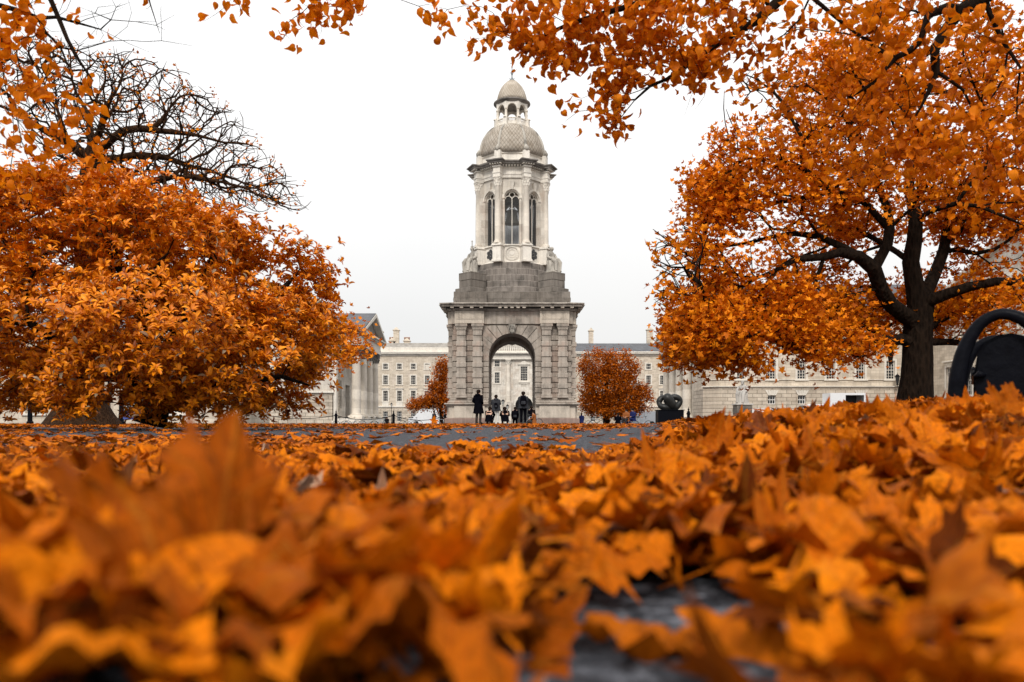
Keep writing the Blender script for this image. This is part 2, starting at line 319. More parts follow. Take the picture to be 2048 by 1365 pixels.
bp = N(nt, 'ShaderNodeBump', Strength=1.0, Distance=0.012); L(nt, vo.outputs['Distance'], bp.inputs['Height']); L(nt, bp.outputs['Normal'], b.inputs['Normal'])
g_ = np_mesh('ground', np.stack([gx, gy, gz], -1).reshape(-1, 3), fq, m, None, True); g_['kind'] = 'structure'

# ------------------------------------------------------------------ leaves
half = [(0,0),(.07,-.07),(.20,-.07),(.30,-.15),(.34,-.05),(.47,-.03),(.38,.08),(.32,.19),(.42,.21),(.50,.31),(.62,.33),(.55,.42),(.63,.55),(.50,.52),(.44,.58),(.36,.51),(.25,.48),(.21,.60),(.28,.68),(.19,.72),(.20,.83),(.11,.84),(.07,.94),(0,1.06)]
halflo = [(0,0),(.28,-.13),(.42,0),(.31,.19),(.60,.34),(.60,.52),(.25,.48),(.26,.68),(0,1.06)]
def full(h): return h+[(-x, y) for x, y in reversed(h[1:-1])]
heart = full([(0,.04),(.14,-.04),(.32,.02),(.42,.2),(.40,.42),(.26,.62),(.13,.80),(0,1.05)])
oval = full([(0,0),(.10,.15),(.17,.38),(.19,.60),(.13,.82),(0,1.0)])
def leaf_shape(outline, rings, fold=0.2, curl=0.3, bend=0.3, wave=0.0, seed=0, cy=0.38, stalk=0.0, crum=0.0):
    r_ = random.Random(seed); o = np.array(outline, dtype=float); n = len(o); c = np.array([0, cy])
    vs = [np.array([[0, cy]])]
    for t in rings: vs.append(c+t*(o-c))
    p = np.concatenate(vs); x, y = p[:,0], p[:,1]
    rr = np.hypot(x, y-cy)
    ph = r_.uniform(0, 6.28); ph2 = r_.uniform(0, 6.28)
    an = np.arctan2(x, y+0.02)
    z = fold*np.abs(x)+curl*rr**2*(1+0.6*np.sin(an*2+ph))+wave*rr*np.sin(an*5+ph)+wave*0.5*rr*np.sin(an*11+ph2)+0.035*np.abs(np.sin(an*4.2))*(rr > .05)*(wave > 0)
    z = z+crum*(np.sin(8*x+ph)*np.sin(7*y+ph2)+.6*np.sin(15*x-11*y+ph)+.4*np.sin(19*y+17*x+ph2))
    # bend along the leaf
    b_ = bend*(y-cy)
    yy = cy+(y-cy)*np.cos(b_*0.7); z = z+(y-cy)*np.sin(b_*0.7)
    p = np.stack([x*(1-abs(fold)*0.25), yy-cy, z], -1)
    fs = []
    for i in range(n): fs.append((0, 1+i, 1+(i+1)%n))
    for k in range(len(rings)-1):
        a, b2 = 1+k*n, 1+(k+1)*n
        for i in range(n):
            j = (i+1)%n; fs.append((a+i, b2+i, b2+j)); fs.append((a+i, b2+j, a+j))
    if stalk:
        base = len(p); i0 = p[1+(len(rings)-1)*n]; q = []
        for k in range(5):
            t = k/4; cpt = np.array([0.05*math.sin(ph)*t, i0[1]-stalk*t, i0[2]+0.12*math.sin(ph2)*t+0.02])
            for d in ((-.011,0),(.011,0),(0,.014)): q.append(cpt+np.array([d[0], 0, d[1]]))
        p = np.concatenate([p, np.array(q)])
        for k in range(4):
            for a in range(3):
                a0, a1 = base+k*3+a, base+k*3+(a+1)%3
                fs.append((a0, a1, a1+3)); fs.append((a0, a1+3, a0+3))
    return p, np.array(fs)
def rotmats(n, yaw, tilt, roll):
    cy, sy, ct, st, cr, sr = np.cos(yaw), np.sin(yaw), np.cos(tilt), np.sin(tilt), np.cos(roll), np.sin(roll)
    Z = np.zeros(n); O = np.ones(n)
    Rz = np.stack([cy,-sy,Z, sy,cy,Z, Z,Z,O], -1).reshape(n,3,3)
    Rx = np.stack([O,Z,Z, Z,ct,-st, Z,st,ct], -1).reshape(n,3,3)
    Ry = np.stack([cr,Z,sr, Z,O,Z, -sr,Z,cr], -1).reshape(n,3,3)
    return Rz @ Rx @ Ry
def scatter(template, pos, mats, size):
    p, f = template; n = len(pos)
    v = np.einsum('nij,kj->nki', mats, p)*size[:,None,None]+pos[:,None,:]
    fs = f[None]+(np.arange(n)*len(p))[:,None,None]
    return v.reshape(-1, 3), fs.reshape(-1, 3)
def merge(parts):
    vs, fs, o = [], [], 0
    for v, f in parts: vs.append(v); fs.append(f+o); o += len(v)
    return np.concatenate(vs), np.concatenate(fs)

def skyline(px): return np.interp(px, [-500, 0, 600, 1150, 1300, 1400, 1500, 1600, 1700, 1850, 2048, 2600], [838, 838, 846, 846, 838, 830, 822, 813, 806, 798, 794, 786])
near = [leaf_shape(full(half), (0.2,0.4,0.6,0.8,1.0), random.Random(i).uniform(-.10,.24) if i < 10 else random.Random(i).uniform(-.1,.35), random.Random(i+50).uniform(.08,.5) if i < 10 else random.Random(i+50).uniform(.2,.85), random.Random(i+90).uniform(-.5,.5) if i < 10 else random.Random(i+90).uniform(-1.2,1.4), .10 if i < 10 else .15, i, .38, .55 if i % 3 else .8, .035+.03*(i % 3)) for i in range(16)]
far = [leaf_shape(full(halflo), (0.55,1.0), random.Random(i).uniform(-.1,.2), random.Random(i+5).uniform(.0,.4), random.Random(i+9).uniform(-.6,.8), .07, i) for i in range(8)]
bands = [(.33,.6,1000),(.6,1.0,560),(1.0,1.8,400),(1.8,3.0,260),(3.0,6,120),(6,12,48),(12,20,26),(20,32,14),(32,62,6)]
rows = []
for y0, y1, d in bands:
    A = 0.68*(y1*y1-y0*y0)+0.3*(y1-y0); n = int(A*d)
    Y = np.sqrt(rng.uniform(y0*y0, y1*y1, n)); x = rng.uniform(-1, 1, n)*(0.67*Y+.12)
    gpx = 1024+F*x/Y; gpy = HY+F*CH/Y
    keep = np.ones(n)
    wob = 14*np.sin(gpx/57.)+9*np.sin(gpx/23.+1)
    band = (gpy > 858+wob*.25) & (gpy < 902+wob+np.interp(gpx,[650,980,1150,1400],[-14,22,6,-18])) & (gpx > 640) & (gpx < 1480)
    keep[band] = 0.15+0.16*(np.abs(gpx[band]-1024) > 300)
    left = (gpy > 856) & (gpy < 880) & (gpx > 60) & (gpx < 640); keep[left] = 0.2
    hole = (gpx > 1110) & (gpx < 1400) & (gpy > 1190) & (gpy < 1380); keep[hole] = 0.2
    hole = (gpx > 960) & (gpx < 1110) & (gpy > 955) & (gpy < 995); keep[hole] = 0.15
    hole = (gpx > 1440) & (gpx < 1620) & (gpy > 885) & (gpy < 905); keep[hole] = 0.2
    k = rng.uniform(0, 1, n) < keep
    rows.append(np.stack([x[k], Y[k]], -1))
pos = np.concatenate(rows); n = len(pos); x, Y = pos[:,0], pos[:,1]
size = rng.uniform(.06, .13, n)
lay = rng.uniform(0, 1, n)
z = G(x, Y)+0.008+lay*np.interp(Y, [.3,1,2,3,12], [.042,.042,.030,.014,.012])
yaw = rng.uniform(0, 6.28, n); sd = np.where(x > .17*Y, .24, np.interp(Y, [.3,1.2,2.2,12,20], [.20,.17,.12,.09,.2])); tilt = rng.normal(0, 1, n)*sd; roll = rng.normal(0, 1, n)*sd
up = (rng.uniform(0, 1, n) < np.where(x > .17*Y, .05, .015)) & (Y > .8); tilt[up] += rng.uniform(.5, 1.2, up.sum())*rng.choice([-1, 1], up.sum())
flip = rng.uniform(0, 1, n) < .45; roll[flip] += math.pi
mats = rotmats(n, yaw, tilt, roll); var = rng.integers(0, 16, n); cen_ = (x < .17*Y) & (Y > 1.2) & (rng.uniform(0, 1, n) < .92); var[cen_] = var[cen_] % 10
# heroes keep clear space in front of them
ok = np.ones(n, bool); showpx = np.zeros(n)
for i in range(n):
    if Y[i] > 14: continue
    p = near[var[i]][0][::3] @ mats[i].T*size[i]+np.array([x[i], Y[i], z[i]])
    low = p[:,2].min()-G(x[i], Y[i])
    if low < 0.001: z[i] += 0.001-low; p[:,2] += 0.001-low
    mound = x[i] > .17*Y[i] and Y[i] > 1.2
    zl = G(x[i], Y[i])+np.interp(Y[i], [.3,.8,1.5,3,12], [.080,.075,.066,.043,.036])*rng.choice([.8,1.0,1.3,1.9], p=[.4,.42,.15,.03])
    if not mound and p[:,2].max() > zl:
        dz = min(p[:,2].max()-zl, p[:,2].min()-G(x[i], Y[i])-.001)
        z[i] -= dz; p[:,2] -= dz
        if p[:,2].max() > zl+.008: ok[i] = False; continue
    yy = np.maximum(p[:,1], .12); ppy = HY-F*(p[:,2]-CH)/yy; ppx = 1024+F*p[:,0]/yy
    lim = skyline(ppx.mean())+rng.uniform(-6, 14)
    if ppy.min() < lim:
        dz = (lim-ppy.min())/F*Y[i]
        if dz < .03: z[i] -= dz
        else: ok[i] = False
    if p[:,1].min() < .27 or (1130 < ppx.mean() < 1380 and 1210 < ppy.mean() < 1340) or (x[i] < -.02 and Y[i] < .5 and ppy.min() < 1000) or (ppx.max() > 1180 and ppx.min() < 1310 and ppy.max() > 1235 and ppy.min() < 1320) or (x[i] > .02 and Y[i] < .56 and ppy.min() < 1170): ok[i] = False
    inx = np.clip(ppx, 0, 2048); iny = np.clip(ppy, 0, 1365); showpx[i] = np.ptp(inx)*np.ptp(iny)
pos, x, Y, z, size, mats, var, showpx = pos[ok], x[ok], Y[ok], z[ok], size[ok], mats[ok], var[ok], showpx[ok]
hero_n = 0
near_me = []
for i, (p, f) in enumerate(near):
    me = bpy.data.meshes.new('fallen_leaf'); me.from_pydata([tuple(q) for q in p], [], [tuple(q) for q in f]); me.materials.append(M['litter'])
    me.polygons.foreach_set('use_smooth', [True]*len(me.polygons)); set_uv(me, p[:,:2]); near_me.append(me)
LITTER = 'fallen maple leaves covering the foreground'
def hero(px, py, Y_, s, variant, eul, label, mat=None):          # py: the row its highest point reaches
    me = near_me[variant] if mat is None else near_me[variant].copy()
    if mat: me.materials[0] = mat
    o = bpy.data.objects.new('fallen_leaf', me); C.objects.link(o)
    p = near[variant][0] @ np.array(Euler(eul).to_matrix()).T*s; x_ = (px-1024)/F*Y_
    zz_ = CH
    for _ in range(4):
        q = HY-F*(p[:,2]+zz_-CH)/(Y_+p[:,1]); k = int(np.argmin(q)); zz_ -= (py-q[k])/F*(Y_+p[k,1])
    o.location = (x_, Y_, zz_); o.scale = (s,)*3; o.rotation_euler = eul
    return tag(o, label, 'leaf', LITTER)
M['darkleaf'] = leafmat('dark_brown_leaf', [(0.0, (0.13,0.028,0.006)), (1.0, (0.20,0.045,0.008))], 0.1, 0.6, .5, 8, vein=True)
M['goldleaf'] = leafmat('golden_leaf', [(0.0, (0.50,0.122,0.002)), (1.0, (0.36,0.080,0.002))], 0.14, 0.6, .45, 6, .05, vein=True)
heroes = [
 (430, 818, .42, .14, 11, (R(26), R(10), R(20)), 'large blurred brown-orange leaf propped up nearest the lens, rising highest at the left', None),
 (90, 880, .40, .125, 13, (R(26), R(-14), R(-40)), 'big blurred orange leaf leaning at the left edge of the picture, tilted steeply', 'goldleaf'),
 (470, 985, .47, .125, 14, (R(38), R(-6), R(15)), 'toothed ochre leaf with a grey patch, leaning just below the tallest blurred leaf', 'goldleaf'),
 (1000, 1165, .47, .105, 7, (R(24), R(8), R(-60)), 'blurred brown-orange leaf bordering the left side of the bare asphalt patch', None),
 (640, 1130, .43, .10, 4, (R(22), R(-10), R(35)), 'blurred orange leaf between the toothed ochre leaf and the asphalt patch', None),
 (930, 1285, .42, .08, 2, (R(15), R(6), R(140)), 'blurred leaf cut by the bottom edge at the left rim of the asphalt patch', 'goldleaf'),
 (190, 1150, .37, .10, 8, (R(16), R(4), R(70)), 'very blurred orange leaf lying flat in the bottom left corner', None),
 (760, 1270, .39, .085, 5, (R(22), R(-8), R(200)), 'bright orange leaf cut by the bottom edge just left of the bare asphalt patch', 'goldleaf'),
 (1290, 1225, .50, .085, 1, (R(8), R(4), R(80)), 'small toothed leaf lying across the bare asphalt patch at the bottom', 'goldleaf'),
 (1800, 1010, .47, .15, 10, (R(36), R(8), R(-170)), 'largest ochre leaf at the lower right, its pointed lobe standing upright', 'goldleaf'),
 (1540, 1130, .46, .12, 6, (R(26), R(-6), R(30)), 'blurred ochre leaf beside the asphalt patch, overlapping the largest one', 'goldleaf'),
 (1960, 1200, .40, .10, 12, (R(20), R(10), R(40)), 'blurred orange leaf in the bottom right corner', None),
 (880, 925, 1.15, .10, 11, (R(74), R(12), R(20)), 'upright ochre leaf standing on edge left of centre in the litter', None),
 (1390, 900, 1.5, .10, 14, (R(80), R(-5), R(-15)), 'pointed brown leaf standing upright right of centre in the litter', None),
 (1620, 796, 2.6, .085, 3, (R(75), R(10), R(30)), 'dark maroon leaf standing on the crest of the bank in front of the white van', 'darkleaf'),
 (1520, 818, 2.1, .065, 6, (R(70), R(-20), R(-20)), 'dark brown curled leaf standing on the bank below the seated statue', 'darkleaf'),
 (1790, 785, 1.9, .10, 9, (R(70), R(-12), R(15)), 'golden leaf standing upright in front of the big maple trunk', 'goldleaf'),
 (2015, 760, 1.7, .08, 12, (R(55), R(15), R(-25)), 'golden leaf resting highest on the bank at the foot of the iron bench', 'goldleaf'),
 (868, 830, 11, .10, 3, (R(60), R(5), R(20)), 'orange-red leaf standing up on the path before the left foot of the tower', None),
]
for px, py, Y_, s, v_, e_, lb, mt in heroes: hero(px, py, Y_, s, v_, e_, lb, M[mt] if mt else None)
order = np.argsort(-showpx); top = order[:285]; sel = np.zeros(len(pos), bool); sel[top] = True
for i in top:
    o = bpy.data.objects.new('fallen_leaf', near_me[var[i]]); C.objects.link(o)
    m4 = Matrix([[*(mats[i][r_]*size[i]), (x[i], Y[i], z[i])[r_]] for r_ in range(3)]+[[0,0,0,1]])
    o.matrix_world = m4
    tag(o, 'curled orange fallen maple leaf lying among its like in the foreground litter', 'leaf', LITTER)
parts = []; uvs = []
rest = ~sel
for v_ in range(16):
    k = rest & (var == v_) & (Y < 4)
    if k.any(): uvs.append(np.tile(near[v_][0][:,:2], (int(k.sum()), 1))); parts.append(scatter(near[v_], np.stack([x, Y, z], -1)[k], mats[k], size[k]))
for v_ in range(8):
    k = rest & (var % 8 == v_) & (Y >= 4)
    if k.any(): uvs.append(np.tile(far[v_][0][:,:2], (int(k.sum()), 1))); parts.append(scatter(far[v_], np.stack([x, Y, z], -1)[k], mats[k], size[k]))
v, f = merge(parts)
tag(np_mesh('leaf_litter', v, f, M['litter'], None, True, np.concatenate(uvs)), 'dense carpet of orange fallen leaves over path and bank', 'leaf litter', None, 'stuff')

# ------------------------------------------------------------------ trees
def ell(px, py, rx, ry, Y_, dy, n, shell=0.0):                # points in an ellipsoid given by its outline in the photo and its depth
    d = rng.normal(0, 1, (n, 3)); d /= np.linalg.norm(d, axis=1)[:,None]
    r = rng.uniform(0, 1, n)**(1/3.); r = shell+(1-shell)*r
    d *= r[:,None]
    c = P(px, py, Y_)
    return np.stack([c.x+d[:,0]*rx/F*Y_, Y_+d[:,1]*dy, c.z+d[:,2]*ry/F*Y_], -1)
def grow(limbs, att, step=0.35, tip=0.006, power=2.35, jit=0.12, alpha=0.35, minr=0.004, sag=0.0, seed=1):
    """limbs: polylines of (x,y,z,r), each starting on an earlier one; att: twig ends to reach. Returns an MB of tubes and the twig end directions"""
    rg = np.random.default_rng(seed)
    pos, par, spec, plen = [], [], [], []
    def addn(p, pa, s):
        pos.append(np.array(p[:3], float)); par.append(pa); spec.append(s)
        plen.append(0 if pa < 0 else plen[pa]+np.linalg.norm(pos[-1]-pos[pa])); return len(pos)-1
    for k, lb in enumerate(limbs):
        lb = np.array(lb, float)
        if k == 0: cur = addn(lb[0], -1, lb[0,3]); st = 1
        else:
            pp = np.array(pos); cur = int(np.argmin(np.linalg.norm(pp-lb[0,:3], axis=1))); st = 0
            if np.linalg.norm(pos[cur]-lb[0,:3]) < step*0.5: st = 1
        a = np.concatenate([pos[cur], [lb[0,3]]])
        for j in range(st, len(lb)):
            b_ = lb[j]; m_ = max(1, int(np.linalg.norm(b_[:3]-a[:3])/step))
            for q in range(1, m_+1):
                t = q/m_; pt = a*(1-t)+b_*t; pt[:3] += rg.normal(0, 1, 3)*jit*step*0.22
                cur = addn(pt[:3], cur, pt[3])
            a = np.concatenate([pos[cur], [b_[3]]])
    att = np.array(att); root = pos[0]
    pp = np.array(pos); d0 = np.array([np.linalg.norm(pp-a, axis=1).min() for a in att]); order = np.argsort(d0)
    cap = len(pos)+int(len(att)*14)+1000
    arr = np.zeros((cap, 3)); arr[:len(pos)] = pos; pl = np.zeros(cap); pl[:len(pos)] = plen
    tips = []
    for i in order:
        a = att[i]; n_ = len(pos)
        d = np.linalg.norm(arr[:n_]-a, axis=1)
        j = int(np.argmin(d+alpha*pl[:n_]*0.3)); dist = d[j]
        m_ = max(1, int(round(dist/step))); cur = j; s0 = arr[j].copy()
        side = rg.normal(0, 1, 3)*jit*dist*0.55; side[2] = abs(side[2])*(0.6 if sag >= 0 else -0.6)
        for q in range(1, m_+1):
            t = q/m_; pt = s0*(1-t)+a*t+side*math.sin(math.pi*t)
            if q < m_: pt = pt+rg.normal(0, 1, 3)*jit*step*0.8
            cur = addn(pt, cur, 0)
            if len(pos) < cap: arr[len(pos)-1] = pos[-1]; pl[len(pos)-1] = plen[-1]
        tips.append((i, cur))
    n_ = len(pos); pa_ = np.array(par); P_ = np.array(pos); cc = np.zeros((n_, 3)); cn_ = np.zeros(n_)
    for _ in range(2):
        cc[:] = 0; cn_[:] = 0; np.add.at(cc, pa_[1:], P_[1:]); np.add.at(cn_, pa_[1:], 1)
        q_ = (cn_ > 0) & (pa_ >= 0); P_[q_] = .5*P_[q_]+.25*P_[pa_[q_]]+.25*cc[q_]/cn_[q_][:,None]
    pos = [P_[i] for i in range(n_)]
    acc = np.zeros(n_); rad = np.zeros(n_)
    kids = [[] for _ in range(n_)]
    for i in range(n_-1, -1, -1):
        r_ = max(acc[i], tip**power)**(1/power); rad[i] = max(r_, minr)
        if spec[i] > 0: rad[i] = max(spec[i], min(rad[i], spec[i]*1.1))
        if par[i] >= 0:
            acc[par[i]] += rad[i]**power; kids[par[i]].append(i)
    mb = MB()
    stack = [(0, -1)]
    while stack:
        s, pa = stack.pop(); chain = []; rr = []
        if pa >= 0: chain.append(pos[pa]); rr.append(min(rad[pa], rad[s]*1.15))
        c = s
        while True:
            chain.append(pos[c]); rr.append(rad[c])
            ks = sorted(kids[c], key=lambda k: -rad[k])
            if not ks: break
            for k in ks[1:]: stack.append((k, c))
            c = ks[0]
        if len(chain) >= 2:
            r0 = max(rr); nn = 14 if r0 > .25 else 9 if r0 > .08 else 6 if r0 > .025 else 4 if r0 > 0.009 else 3
            rr[-1] *= .5
            mb.tube(chain, rr, nn, caps=False)
    dirs = np.zeros((len(att), 3))
    for i, c in tips:
        d = pos[c]-pos[par[c]]; dirs[i] = d/max(1e-6, np.linalg.norm(d))
    return mb, dirs
def limb(Y_, pts, dy=None):                                   # [(px,py,width px[,depth offset])] in the photo -> limb polyline
    out = []
    for k, q in enumerate(pts):
        yy = Y_+(q[3] if len(q) > 3 else (dy or 0)*k/max(1, len(pts)-1))
        p = P(q[0], q[1], yy); out.append((p.x, p.y, p.z, q[2]/2/F*yy))
    return out
def clusters(att, dirs, tmpl, per, spread, s0, s1, droop=0.2, along=0.0, tiltsd=0.6):
    """leaves round each twig end"""
    parts = []; n = len(att)*per
    c = np.repeat(att, per, 0)+rng.normal(0, 1, (n, 3))*spread
    if along: c -= np.repeat(dirs, per, 0)*rng.uniform(0, along, n)[:,None]
    sz = rng.uniform(s0, s1, n); k = rng.integers(0, len(tmpl), n)
    mt = rotmats(n, rng.uniform(0, 6.28, n), rng.normal(-droop, tiltsd, n), rng.normal(0, tiltsd, n))
    for t in range(len(tmpl)):
        q = k == t
        if q.any(): parts.append(scatter(tmpl[t], c[q], mt[q], sz[q]))
    return parts
def whorls(att, dirs, tmpl, per, s0, s1):
    """magnolia-like rosettes: long leaves fanned round the twig end"""
    n = len(att); parts = []
    up = dirs*0.6+np.array([0,0,.75]); up /= np.linalg.norm(up, axis=1)[:,None]
    a = np.cross(up, np.array([1.,.2,0.1])); a /= np.linalg.norm(a, axis=1)[:,None]; b = np.cross(up, a)
    ph = rng.uniform(0, 6.28, n)
    for k in range(per):
        th = ph+2*math.pi*k/per+rng.normal(0, .2, n); el = rng.uniform(.05, .95, n)
        o = a*np.cos(th)[:,None]+b*np.sin(th)[:,None]
        ydir = o*np.cos(el)[:,None]+up*np.sin(el)[:,None]
        xdir = np.cross(ydir, up); xdir /= np.linalg.norm(xdir, axis=1)[:,None]
        zdir = np.cross(xdir, ydir)
        sz = rng.uniform(s0, s1, n)
        mt = np.stack([xdir, ydir, zdir], -1)
        t = tmpl[k % len(tmpl)]
        parts.append(scatter(t, att+ydir*sz[:,None]*.48, mt, sz))
    return parts

mapletm = [leaf_shape(full(halflo), (1.0,), .15*(i % 3), .3+.2*i, .4*i-.4, 0, i) for i in range(4)]
hearttm = [leaf_shape(heart, (0.6,1.0), .25, .3+.25*i, .5*i-.6, .05, i) for i in range(4)]
ovaltm = [leaf_shape(oval, (1.0,), .35, .1, -.9-.4*i, 0, i, .45) for i in range(3)]
chip = [leaf_shape([(0,0),(.3,.3),(.2,.7),(0,1),(-.2,.7),(-.3,.3)], (1.0,), .2, .3*i, 0, 0, i, .5) for i in range(3)]

def tree_parts(root, mb, leaves, mt, bk, ref):
    inv = -np.array(ref)
    mb.v = [(p[0]+inv[0], p[1]+inv[1], p[2]+inv[2]) for p in mb.v]
    mb.build('trunk', bk, root, True)
    v, f = merge(leaves); np_mesh('crown', v+inv, f, mt, root, False)

# 1. the magnolia at the left
MY = 14.0
t = empty('magnolia_tree', (P(300, 843, MY).x, MY, 0), 'broad low magnolia with long orange leaves filling the left side, trunk beside the blue sign', 'tree')
E1 = [(150,480,200,130,0,400),(330,500,180,120,-.4,330),(470,560,150,120,0,300),(590,560,75,85,.3,130),(585,650,80,80,.2,130),(120,640,190,120,-.8,330),(350,660,220,110,-1.2,420),(500,740,140,80,-.5,260),(250,760,180,60,-1.0,230),(60,760,110,60,0,130),(-100,560,150,180,0,260),(240,400,120,85,.2,150),(110,430,120,70,0,130),(600,760,45,50,0,50),(570,800,60,22,.2,40),(420,805,150,22,-.3,90),(60,805,110,22,0,60),(200,800,80,20,-.8,40)]
att = np.concatenate([ell(a, b, c*.93, d*.93, MY+e, 1.0+c/F*MY*.7, n, .35) for a, b, c, d, e, n in E1])
cl_ = np.sin(att[:,0]*2.3+1)+np.sin(att[:,2]*3.4+2)+np.sin(att[:,1]*2.2)+.7*np.sin(att[:,0]*5.1-att[:,2]*4.3); att = att[(att[:,2] > .10) & (cl_ > -1.1)]
lm = [limb(MY, [(300,850,64),(303,815,52),(298,790,60),(295,770,66)]),
      limb(MY, [(290,775,40),(250,740,34,-.4),(180,700,26,-.9),(90,660,20,-1.2),(0,640,14,-1.4)]),
      limb(MY, [(292,775,34),(230,755,24,.5),(130,745,18,1.0),(40,740,12,1.5)]),
      limb(MY, [(298,770,44),(300,700,36,.3),(280,620,30,.5),(240,540,22,.6),(200,460,14,.6)]),
      limb(MY, [(300,770,44),(350,690,34,-.2),(380,610,26,-.4),(420,540,18,-.5),(440,480,12,-.5)]),
      limb(MY, [(303,780,40),(370,740,30,.3),(450,680,24,.4),(520,620,16,.4),(580,560,10,.4)]),
      limb(MY, [(306,785,30),(390,770,22,-.4),(480,760,16,-.6),(570,755,10,-.6),(620,770,7,-.5)]),
      limb(MY, [(300,730,30),(290,660,24,-.9),(300,590,18,-1.5),(320,520,12,-1.8)])]
mb, dirs = grow(lm, att, .30, .0045, 2.3, .16, .5, .0045, seed=3)
lv = whorls(att, dirs, ovaltm, 9, .10, .18)
for _ in range(3):
    k = rng.uniform(0, 1, len(att)) < .9
    lv += whorls(att[k]+rng.normal(0, .16, (k.sum(), 3)), dirs[k]+rng.normal(0, .3, (k.sum(), 3)), ovaltm, 7, .08, .15)
tree_parts(t, mb, lv, M['magnolia'], M['bark'], t.location)

# 2. the bare crooked tree behind it
BY = 27.0
t = empty('maple_tree', (P(165, 843, BY).x, BY, 0), 'huge almost bare maple of crooked dark branches behind the magnolia, its base flared', 'tree')
out = [(-100,80),(0,85),(90,75),(190,90),(260,108),(330,130),(400,175),(470,225),(530,300),(580,360),(620,420)]
att = []
for i in range(3700):
    s = rng.uniform(0, 1)**.6; q = rng.uniform(0, len(out)-1.001); a, b = out[int(q)], out[int(q)+1]; w = q % 1
    ox, oy = a[0]*(1-w)+b[0]*w, a[1]*(1-w)+b[1]*w
    cx, cy = 190, 430
    s = 1-(1-s)*.82
    px, py = cx+(ox-cx)*s+rng.normal(0, 7), cy+(oy-cy)*s+rng.normal(0, 7)
    p = P(px, py, BY+rng.normal(0, 1)*1.6*math.sqrt(max(0.05, 1.15-s))*2.0); att.append(p[:])
for i in range(260):
    p = P(rng.uniform(560, 745), rng.uniform(590, 740), BY+rng.normal(0, 1.2))
    q = (p.x*F/p.y+1024-560)/185
    if (843-(p.z-CH)*F/p.y) > 570+q*95 and (843-(p.z-CH)*F/p.y) < 760-q*50: att.append(p[:])
att = np.array(att)
lm = [limb(BY, [(165,850,150),(165,832,118),(166,805,88),(168,770,74),(172,700,66),(178,600,60),(182,500,52),(180,400,44),(180,330,36),(178,300,32)]),
      limb(BY, [(180,320,26),(215,285,22,-.5),(260,255,18,-.9),(310,258,15,-1.2),(350,264,13,-1.5),(430,280,10,-1.8),(500,290,7,-2)]),
      limb(BY, [(310,258,13,-1.2),(335,235,12,-1),(345,205,9,-1),(385,185,7,-.8)]),
      limb(BY, [(335,235,9,-1),(325,205,7,-.5),(315,165,5,-.3)]),
      limb(BY, [(180,340,24),(240,318,20,1),(310,312,16,1.4),(370,328,13,1.6),(430,345,10,1.8),(520,380,7,2)]),
      limb(BY, [(182,420,26),(260,375,20,-1),(350,350,14,-1.5),(450,365,10,-1.8),(560,410,7,-2)]),
      limb(BY, [(178,310,22),(185,270,18,.6),(175,225,14,1),(150,180,10,1.2),(140,130,6,1.2)]),
      limb(BY, [(178,305,20),(200,260,16,-.5),(215,215,13,-.8),(240,175,9,-1),(245,130,6,-1)]),
      limb(BY, [(176,320,24),(130,285,20,-.4),(85,250,16,-.8),(30,225,13,-1),(-60,190,9,-1)]),
      limb(BY, [(178,370,22),(110,350,18,.6),(40,350,14,1),(-60,350,10,1.4)]),
      limb(BY, [(172,700,34),(330,640,26,.6),(470,640,18,.8),(600,660,12,.8),(680,665,7,.8)]),
      limb(BY, [(130,285,12,-.4),(120,230,9,-.3),(95,190,7,0),(80,140,5,0)])]
lm = [[(q[0], q[1], q[2], q[3]*(1 if k_ == 0 else .82 if j_ < len(l_)-2 else .5)) for j_, q in enumerate(l_)] for k_, l_ in enumerate(lm)]
mb, dirs = grow(lm, att, .36, .008, 2.3, .40, .45, .0115, seed=5)
k = (rng.uniform(0, 1, len(att)) < .09) | (np.arange(len(att)) >= 3700)
k2 = np.arange(len(att)) >= 3700
lv = clusters(att[k], dirs[k], mapletm, 4, .10, .06, .12)+clusters(att[k2], dirs[k2], mapletm, 9, .20, .09, .15)
tree_parts(t, mb, lv, M['maple'], M['barkbrown'], t.location)

